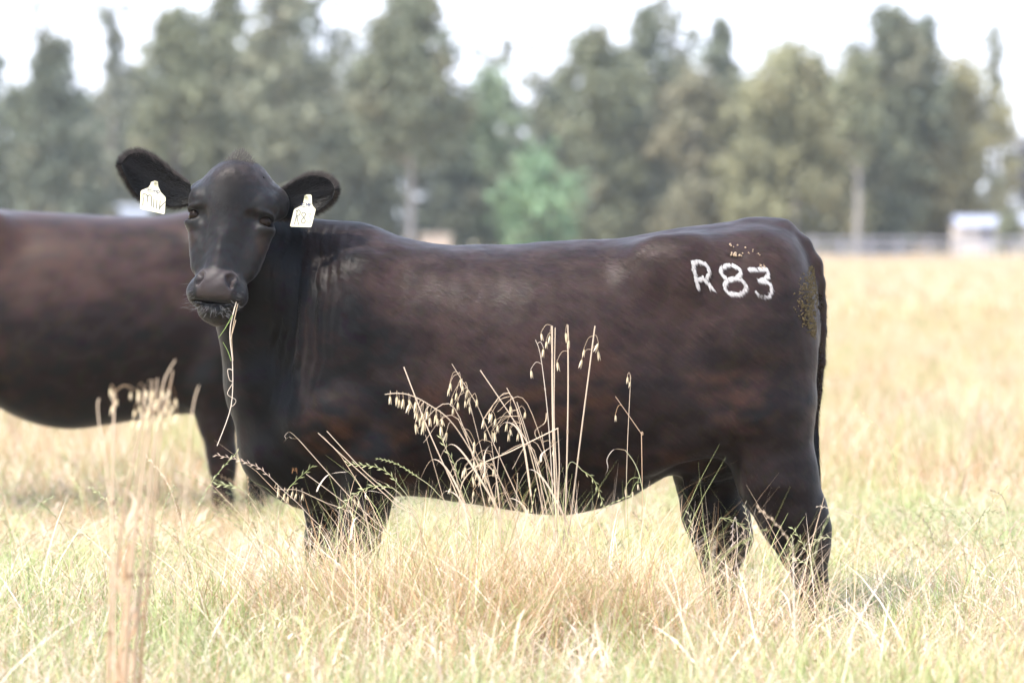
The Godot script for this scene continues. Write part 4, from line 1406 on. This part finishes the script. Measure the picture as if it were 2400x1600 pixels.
func stalks() -> void:
	straw_skin = matte(0.6, 0.4)
	straw_skin.cull_mode = BaseMaterial3D.CULL_DISABLED
	straw_skin.backlight_enabled = true
	straw_skin.backlight = Color(0.4, 0.38, 0.32)
	var og := "wild oat stalks before the heifer's belly"
	var n := "wild_oat_stalk"
	var c := "oat stalk"
	var r: Node3D
	stalk(n, "thickest upright oat stalk, nearest of the tall ones before the belly", c, og, OATS, 11.30, 11.30, [[1368, 1560], [1358, 1250], [1340, 680], [1336, 118]], 0.0036, 0.0024, STRAW, [[1267, 165], [1322, 178], [1300, 215]])
	stalk(n, "oat straw running close against the thickest upright stalk", c, og, OATS, 11.33, 11.32, [[1352, 1500], [1372, 1250], [1349, 700], [1356, 128]], 0.0022, 0.0014, STRAW, [])
	stalk(n, "upright oat stalk with two fat spikelets at its cut top", c, og, OATS, 11.32, 11.30, [[1405, 1560], [1422, 1260], [1437, 600], [1436, 112]], 0.0026, 0.0019, STRAW, [[1422, 160], [1441, 205], [1368, 345]], 0.028)
	stalk(n, "right leaning bare topped oat straw with spikelets to both sides", c, og, OATS, 11.36, 11.30, [[1430, 1560], [1460, 1290], [1520, 800], [1608, 118]], 0.0026, 0.0020, STRAW, [[1540, 265], [1526, 330], [1628, 228], [1627, 278]], 0.027)
	stalk(n, "thin oat stalk forked at its tip, left of the thickest stalk", c, og, OATS, 11.40, 11.38, [[1345, 1480], [1338, 1150], [1310, 700], [1265, 320], [1230, 205]], 0.0018, 0.0008, PALE, [[1280, 262], [1203, 398]], 0.028)
	stalk(n, "long arching oat stalk bowed to the left with a fringe of spikelets", c, og, OATS, 11.25, 11.15, [[1010, 1500], [960, 1200], [860, 980], [700, 730], [560, 620], [440, 558], [350, 545], [275, 552]], 0.0021, 0.0010, STRAW,
		[[308, 562], [352, 562], [366, 585], [392, 580], [425, 585], [432, 610], [470, 598], [472, 650], [482, 672], [497, 700], [516, 672], [520, 715], [545, 655], [470, 735], [517, 745], [598, 680], [605, 700], [632, 705], [630, 750], [668, 790], [560, 700]], 0.030)
	stalk(n, "cut oat straw crossing behind the arching fringe of spikelets", c, og, OATS, 11.32, 11.36, [[820, 1440], [730, 1180], [560, 800], [395, 378]], 0.0020, 0.0016, STRAW)
	stalk(n, "long left leaning oat straw with a bare cut tip in the middle", c, og, OATS, 11.34, 11.34, [[1360, 1480], [1300, 1180], [1180, 860], [880, 398]], 0.0020, 0.0014, STRAW)
	stalk(n, "left leaning oat stalk hooked at the tip and hung with spikelets", c, og, OATS, 11.40, 11.40, [[1240, 1480], [1150, 1270], [950, 830], [860, 620], [750, 440], [700, 358]], 0.0017, 0.0007, STRAW,
		[[690, 478], [682, 512], [755, 452], [768, 492], [790, 540], [730, 540], [702, 575], [708, 638], [738, 600], [785, 590], [810, 570], [858, 580], [800, 520], [812, 625]], 0.026)
	stalk(n, "oat stalk hung with spikelets in the thick of the clump", c, og, OATS, 11.36, 11.38, [[1290, 1480], [1240, 1100], [1130, 690], [1048, 510]], 0.0019, 0.0011, STRAW,
		[[903, 710], [940, 668], [955, 672], [990, 745], [1050, 735], [1165, 660], [1072, 625], [910, 795], [955, 790], [975, 790], [1060, 800], [1120, 800]], 0.028)
	stalk(n, "leaning oat straw right of the spikelet hung stalk", c, og, OATS, 11.42, 11.42, [[1320, 1480], [1270, 1150], [1185, 830], [1112, 600]], 0.0017, 0.0011, STRAW, [])
	stalk(n, "bent oat straw folded over to the right at its knee", c, og, OATS, 11.28, 11.28, [[690, 1350], [820, 1250], [830, 1200]], 0.0017, 0.0015, STRAW)
	r = stalk(n, "oat straw lying slantwise and broken at its upper right end", c, og, OATS, 11.30, 11.26, [[740, 1320], [810, 1050], [1090, 905], [1375, 765]], 0.0020, 0.0018, STRAW)
	stalk(n, "broken straw hanging down from the slanting oat straw", c, og, OATS, 11.27, 11.27, [[1385, 1460], [1375, 1250], [1382, 1000], [1372, 768]], 0.0018, 0.0014, STRAW)
	stalk(n, "thin lone oat stalk right of the clump, topped by two spikelets", c, og, OATS, 11.45, 11.45, [[1800, 1440], [1805, 1210], [1815, 850], [1835, 440]], 0.0013, 0.0007, STRAW, [[1815, 440], [1830, 470]], 0.022)
	stalk(n, "lone oat stalk snapped in a sharp elbow at the right of the clump", c, og, OATS, 11.45, 11.45, [[1905, 1440], [1908, 1180], [1903, 810], [1900, 798], [1738, 565]], 0.0015, 0.0008, RUST, [[1738, 680]], 0.020)
	r = stalk(n, "arching grass stalk with a drooping thread of leaf, right of the clump", c, og, OATS, 11.42, 11.42, [[1960, 1440], [1900, 1110], [1860, 990], [1800, 905]], 0.0013, 0.0009, LIME, [[1800, 1150], [1880, 1120], [1845, 1165]], 0.024)
	dry_leaf(r, OATS, 11.42, [[1800, 905], [1730, 900], [1685, 960], [1690, 1020], [1668, 1072]], 0.004, PALE)
	r = stalk(n, "short oat stalk with curled dry leaves low in the clump", c, og, OATS, 11.22, 11.22, [[1010, 1480], [985, 1100], [910, 980]], 0.0015, 0.001, STRAW, [[775, 1030], [785, 1010], [830, 1070], [838, 1090], [880, 1085], [912, 1040], [965, 1020]], 0.027)
	dry_leaf(r, OATS, 11.24, [[912, 1060], [905, 950], [930, 885], [975, 870]], 0.006, PALE)
	dry_leaf(r, OATS, 11.22, [[1265, 980], [1270, 930], [1320, 890], [1370, 850], [1408, 828]], 0.010, PALE.lerp(RUST, 0.25))
	dry_leaf(r, OATS, 11.24, [[1300, 670], [1290, 730], [1230, 780], [1240, 830], [1290, 850]], 0.004, STRAW)
	# straws that fan out to the left, before the forelegs
	r = stalk(n, "leaning oat straw ending in a curled loop before the chest", c, og, CHEST, 11.45, 11.40, [[1720, 1230], [1600, 1130], [1290, 840], [780, 272]], 0.0017, 0.0010, STRAW)
	dry_leaf(r, CHEST, 11.40, [[780, 272], [700, 205], [655, 240], [665, 270], [640, 305]], 0.002, PALE)
	dry_leaf(r, CHEST, 11.40, [[780, 265], [720, 262], [690, 250], [650, 290]], 0.002, PALE)
	stalk(n, "highest of the two parallel straws leaning left over the shoulder", c, og, CHEST, 11.42, 11.42, [[1900, 1080], [1680, 830], [1360, 540], [1040, 195]], 0.0016, 0.0010, STRAW)
	stalk(n, "lower of the two parallel straws leaning left over the shoulder", c, og, CHEST, 11.40, 11.40, [[1900, 1130], [1650, 850], [1300, 530], [960, 213]], 0.0019, 0.0011, STRAW)
	stalk(n, "left leaning straw with a three pronged tip before the foreleg", c, og, CHEST, 11.38, 11.38, [[1900, 1180], [1560, 1130], [1200, 850], [850, 590]], 0.0014, 0.0009, STRAW, [])
	r = stalk(n, "drooping oat stalk with pale spikelets before the brisket", c, og, CHEST, 11.36, 11.36, [[1500, 1300], [1300, 980], [1000, 840], [780, 740], [640, 735], [560, 715]], 0.0012, 0.0007, STRAW, [[595, 715], [597, 750], [650, 770], [685, 790], [730, 745], [765, 765], [818, 770]], 0.022)
	dry_leaf(r, CHEST, 11.34, [[950, 750], [975, 690], [1050, 600], [1150, 575], [1220, 570], [1290, 545]], 0.009, PALE)
	r = stalk(n, "oat stalk with curled white leaves before the forelegs", c, og, CHEST, 11.34, 11.34, [[1380, 1400], [1420, 1100], [1330, 830], [1290, 790]], 0.0013, 0.0008, STRAW, [[1290, 815], [1332, 830]], 0.026)
	dry_leaf(r, CHEST, 11.32, [[1260, 1200], [1290, 1020], [1370, 965], [1450, 955]], 0.010, PALE)
	dry_leaf(r, CHEST, 11.32, [[1275, 980], [1250, 925], [1205, 930], [1225, 970]], 0.006, PALE)
	dry_leaf(r, CHEST, 11.35, [[1440, 835], [1400, 810], [1400, 760], [1450, 745], [1560, 770]], 0.006, PALE)
	# ryegrass
	rye("pinkish ryegrass stalk reaching left in front of the throat", CHEST, 11.5, [[1100, 1300], [860, 950], [640, 740], [540, 640]], [[540, 640], [420, 535], [310, 487], [160, 445], [10, 413]], Color(0.55, 0.42, 0.33), 0.016)
	rye("green ryegrass head nodding left of the brisket", CHEST, 11.2, [[480, 1200], [400, 900], [280, 745]], [[280, 745], [200, 706], [100, 688], [0, 688]], LIME, 0.020)
	rye("green ryegrass head rising right before the brisket", CHEST, 11.35, [[560, 1250], [600, 900], [700, 710]], [[700, 710], [780, 630], [860, 560], [918, 510]], GREEN.lerp(LIME, 0.5), 0.020)
	rye("green ryegrass head arching left over the forelegs, upper one", CHEST, 11.4, [[2000, 1200], [1820, 850], [1700, 690]], [[1700, 690], [1610, 585], [1500, 528], [1360, 508], [1230, 492]], LIME, 0.018)
	rye("green ryegrass head bowing down left over the forelegs, lower one", CHEST, 11.35, [[1800, 1250], [1760, 850], [1650, 720]], [[1650, 720], [1500, 698], [1370, 735], [1270, 800], [1170, 905]], LIME, 0.020)
	rye("thin dark ryegrass stalk crossing the elbow", CHEST, 11.45, [[2250, 1100], [2050, 760], [1880, 620]], [[1880, 620], [1760, 540], [1640, 480], [1490, 445]], LIME, 0.010)
	rye("green ryegrass head standing before the belly under the fringe", OATS, 11.35, [[850, 1420], [790, 1180], [745, 1080]], [[745, 1080], [710, 980], [660, 890], [620, 800]], LIME, 0.020)
	rye("yellow green ryegrass head bending right below the tall stalks", OATS, 11.3, [[1400, 1400], [1440, 1000], [1530, 1035]], [[1530, 1035], [1590, 1080], [1630, 1160], [1665, 1270]], LIME, 0.018)
	rye("pale ryegrass head standing left before the far hind leg", HOCK, 11.5, [[690, 1450], [650, 1150], [660, 930]], [[660, 930], [655, 850], [640, 770], [618, 690]], LIME.lerp(PALE, 0.4), 0.018)
	rye("ryegrass stalk bent over at the top before the far hind leg", HOCK, 11.45, [[640, 1450], [690, 1150], [790, 850], [838, 735]], [[838, 735], [900, 745], [970, 775], [1045, 835]], LIME, 0.018)
	rye("short ryegrass head hanging straight down before the far hock", HOCK, 11.46, [[860, 1450], [950, 1000], [945, 745], [928, 760]], [[928, 760], [922, 820], [920, 870], [922, 915]], Color(0.62, 0.50, 0.44), 0.014)
	rye("upright ryegrass head right of the far hock", HOCK, 11.5, [[1020, 1450], [1015, 1100], [1010, 960]], [[1010, 960], [1018, 920], [1000, 850], [990, 800]], STRAW, 0.014)
	rye("tall pale ryegrass head between the hind legs", HOCK, 11.6, [[1090, 1450], [1070, 1000], [1040, 800]], [[1040, 800], [1025, 740], [1010, 690], [1005, 645]], LIME.lerp(PALE, 0.5), 0.016)
	rye("ryegrass head leaning left before the near shank, longest one", HOCK, 11.45, [[1540, 1450], [1480, 1150], [1440, 1000]], [[1440, 1000], [1410, 930], [1370, 860], [1322, 795]], LIME, 0.018)
	rye("small upright ryegrass head left of the near shank", HOCK, 11.48, [[1320, 1450], [1295, 1120], [1305, 1010]], [[1305, 1010], [1315, 960], [1325, 910], [1330, 865]], LIME, 0.016)
	rye("ryegrass head lying level before the near shank", HOCK, 11.4, [[1560, 1450], [1480, 1150], [1440, 1065]], [[1440, 1065], [1400, 1035], [1350, 1020], [1290, 1014]], LIME, 0.016)
	rye("ryegrass head curving left at the near hock", HOCK, 11.42, [[1740, 1450], [1700, 1000], [1600, 880]], [[1600, 880], [1570, 868], [1510, 880], [1455, 918]], LIME.lerp(PALE, 0.3), 0.016)
	rye("fine pinkish ryegrass stalk springing right from the near hock", HOCK, 11.6, [[1960, 1450], [1900, 900], [1790, 740]], [[1790, 740], [1700, 695], [1600, 670], [1490, 655]], Color(0.52, 0.44, 0.34), 0.010)
	rye("tall green ryegrass stalk right of the tail", WHOLE, 11.7, [[2150, 1500], [2120, 1350], [2075, 1180]], [[2075, 1180], [2060, 1080], [2030, 1000], [1960, 920]], LIME, 0.012)
	stalk("straw", "long straw leaning right across the grass at lower right", "straw", "", WHOLE, 11.0, 10.9, [[2010, 1500], [2080, 1400], [2190, 1260], [2250, 1190]], 0.0022, 0.0012, PALE)
	var straw_nr := -1
	for q in [[1310, 1180, 1490, 1420, 11.1], [1370, 1190, 1520, 1430, 11.2], [1455, 1165, 1560, 1420, 11.15], [1480, 1150, 1590, 1450, 11.3], [1260, 1210, 1200, 1430, 11.1], [1340, 1230, 1300, 1480, 11.0]]:
		straw_nr += 1
		stalk("reddish_straw", ["first reddish straw right of the thickest oat stalk's foot", "second reddish straw right of the thickest oat stalk's foot", "third reddish straw right of the oat clump, under the lone stalks", "reddish straw farthest right, nearest the far hind leg", "reddish straw left of the thickest oat stalk's foot, leaning right", "reddish straw crossing the foot of the thickest oat stalk"][straw_nr], "straw", "reddish straws at the foot of the oats", WHOLE, q[4], q[4], [[q[2], q[3]], [lerpf(q[0], q[2], 0.45), lerpf(q[1], q[3], 0.5)], [q[0], q[1]]], 0.0020, 0.0010, RUST)
	for q in 18:
		var x := rng.randf_range(1120, 1420)
		var tipx := x - rng.randf_range(-30, 190)
		var tipy := rng.randf_range(930, 1120)
		var bent := rng.randf() < 0.4
		var pts := [[x, 1540], [lerpf(x, tipx, 0.4) + rng.randf_range(-14, 14), lerpf(1540, tipy, 0.5)], [tipx, tipy]]
		if bent: pts.append([tipx - rng.randf_range(30, 90), tipy + rng.randf_range(-10, 60)])
		var hd := []
		for k in (rng.randi() % 5 if q % 2 == 0 else 0):
			hd.append([tipx + rng.randf_range(-50, 40), tipy + rng.randf_range(10, 90)])
		var d := rng.randf_range(11.15, 11.42)
		var t := stalk("thin_straw", "thin dry straw among the oat stalks before the belly", "straw", "thin straws in the oat clump", [0.0, 0.0, 1.0], d, d, pts, rng.randf_range(0.0010, 0.0018), 0.0007, STRAW.lerp(RUST, rng.randf() * 0.5), hd, 0.024)
		if q % 3 == 0:
			dry_leaf(t, [0.0, 0.0, 1.0], d, [[lerpf(x, tipx, 0.5), lerpf(1540, tipy, 0.62)], [tipx + 20, tipy + 90], [tipx - 20, tipy + 60], [tipx - 50, tipy + 110]], 0.008, PALE.lerp(RUST, rng.randf() * 0.4))
	near_stalks()
	spider()

func near_stalks() -> void:
	# close to the lens and out of focus
	var g := "blurred oat stalks close to the lens"
	var d := 9.0
	stalk("near_oat_stalk", "blurred straight oat stalk at lower left, left of the thick bundle", "oat stalk", g, WHOLE, d, d, [[248, 1568], [255, 1300], [258, 1100], [262, 900]], 0.0058, 0.0022, shade(STRAW.lerp(RUST, 0.6), 0.75), [[255, 890], [262, 900], [268, 915], [258, 930], [300, 900], [315, 905]], 0.024)
	var d2 := 8.8
	for q in 5:
		var o: float = [0, 24, -34, 40, -14][q]
		stalk("near_oat_stalk", ["thick blurred oat stalk in the middle of the lower left bundle", "blurred oat stalk with a long tip at the right of the bundle", "blurred oat stalk at the left of the thick bundle", "rusty blurred oat stalk inside the thick bundle", "blurred bundle stalk heavy with pale spikelets"][q], "oat stalk", g, WHOLE, d2 + 0.04 * q, d2 + 0.04 * q,
			[[288 + o * 0.8, 1568], [298 + o, 1350], [318 + o * 0.9, 1150], [348 + o * 0.6, 960], [357 + o * 0.8, [905, 875, 925, 890, 900][q]], [361 + o * 0.9 + (20 if q == 1 else 0), [868, 825, 890, 850, 872][q]]], 0.0068 - 0.0006 * q, 0.0011, shade(STRAW.lerp(RUST, [0.6, 0.4, 0.7, 0.95, 0.5][q]), 0.62),
			[[350 + o, 895], [362 + o, 915], [344 + o, 940], [368 + o, 950], [338 + o, 965], [356 + o, 930]], 0.026)
	for q in [[440, 915, 470, 880, 456, 885], [225, 915, 245, 960, 250, 1000]]:
		stalk("near_grass_blade", ["thin blurred blade tip right of the bundle", "thin blurred blade tip left of the straight oat stalk"][0 if q[0] > 300 else 1], "grass blade", g, WHOLE, 8.8, 8.8, [[q[0] - 40 if q[0] > 300 else 262, 1568], [q[0] - 20 if q[0] > 300 else 256, 1200], [q[0], q[1] + 40], [q[4] if q[0] > 300 else 228, q[5] if q[0] > 300 else 915]], 0.0022, 0.0012, STRAW)
	# dry leaves wrapped round the foot of the bundle
	var r := stalk("near_oat_stalk", "blurred oat stalk wrapped in dry leaves at the foot of the bundle", "oat stalk", g, WHOLE, 8.85, 8.85, [[268, 1568], [290, 1400], [300, 1250]], 0.005, 0.003, RUST)
	for q in 20:
		var x := rng.randf_range(250, 335)
		var y := rng.randf_range(1150, 1540)
		dry_leaf(r, WHOLE, 8.8 + rng.randf() * 0.15, [[285, y + 60], [x, y], [x + rng.randf_range(-25, 25), y - 30], [x + rng.randf_range(-35, 35), y - 10]], 0.013, shade(PALE.lerp(RUST, 0.2 + rng.randf() * 0.7), 0.85))

func spider() -> void:
	var at := at_px(690, 1101, 11.55)
	var o := base("spider", at)
	tag(o, "tiny pale brown spider hanging before the heifer's brisket", "spider")
	var col := Color(0.42, 0.22, 0.10)
	var b := Buf.new()
	for q in [[Vector3(0, 0.003, 0), 0.0042], [Vector3(0.001, -0.002, 0), 0.0026]]:
		var p := PackedVector3Array()
		var k0 := b.v.size()
		for r in 5:
			for s in 8:
				var u := Vector3(sin(PI * r / 4.0) * cos(TAU * s / 8.0), cos(PI * r / 4.0), sin(PI * r / 4.0) * sin(TAU * s / 8.0))
				b.v.push_back(q[0] + u * q[1]); b.n.push_back(u); b.c.push_back(col)
		for r in 4:
			for s in 8:
				var e := (s + 1) % 8
				b.i.append_array(PackedInt32Array([k0 + r * 8 + s, k0 + r * 8 + e, k0 + r * 8 + 8 + s, k0 + r * 8 + e, k0 + r * 8 + 8 + e, k0 + r * 8 + 8 + s]))
	put("body", b.mesh(), matte(0.6, 0.4), o)
	for k in 8:
		var s := -1.0 if k < 4 else 1.0
		var q := (k % 4) - 1.5
		b = Buf.new()
		tube(b, PackedVector3Array([Vector3(0, -0.001, 0), Vector3(s * 0.005, 0.002 + q * 0.003, 0.003), Vector3(s * 0.008, -0.004 + q * 0.005, 0.001)]), 0.0006, 0.0004, col, 4)
		put("leg", b.mesh(), matte(0.6, 0.4), o)
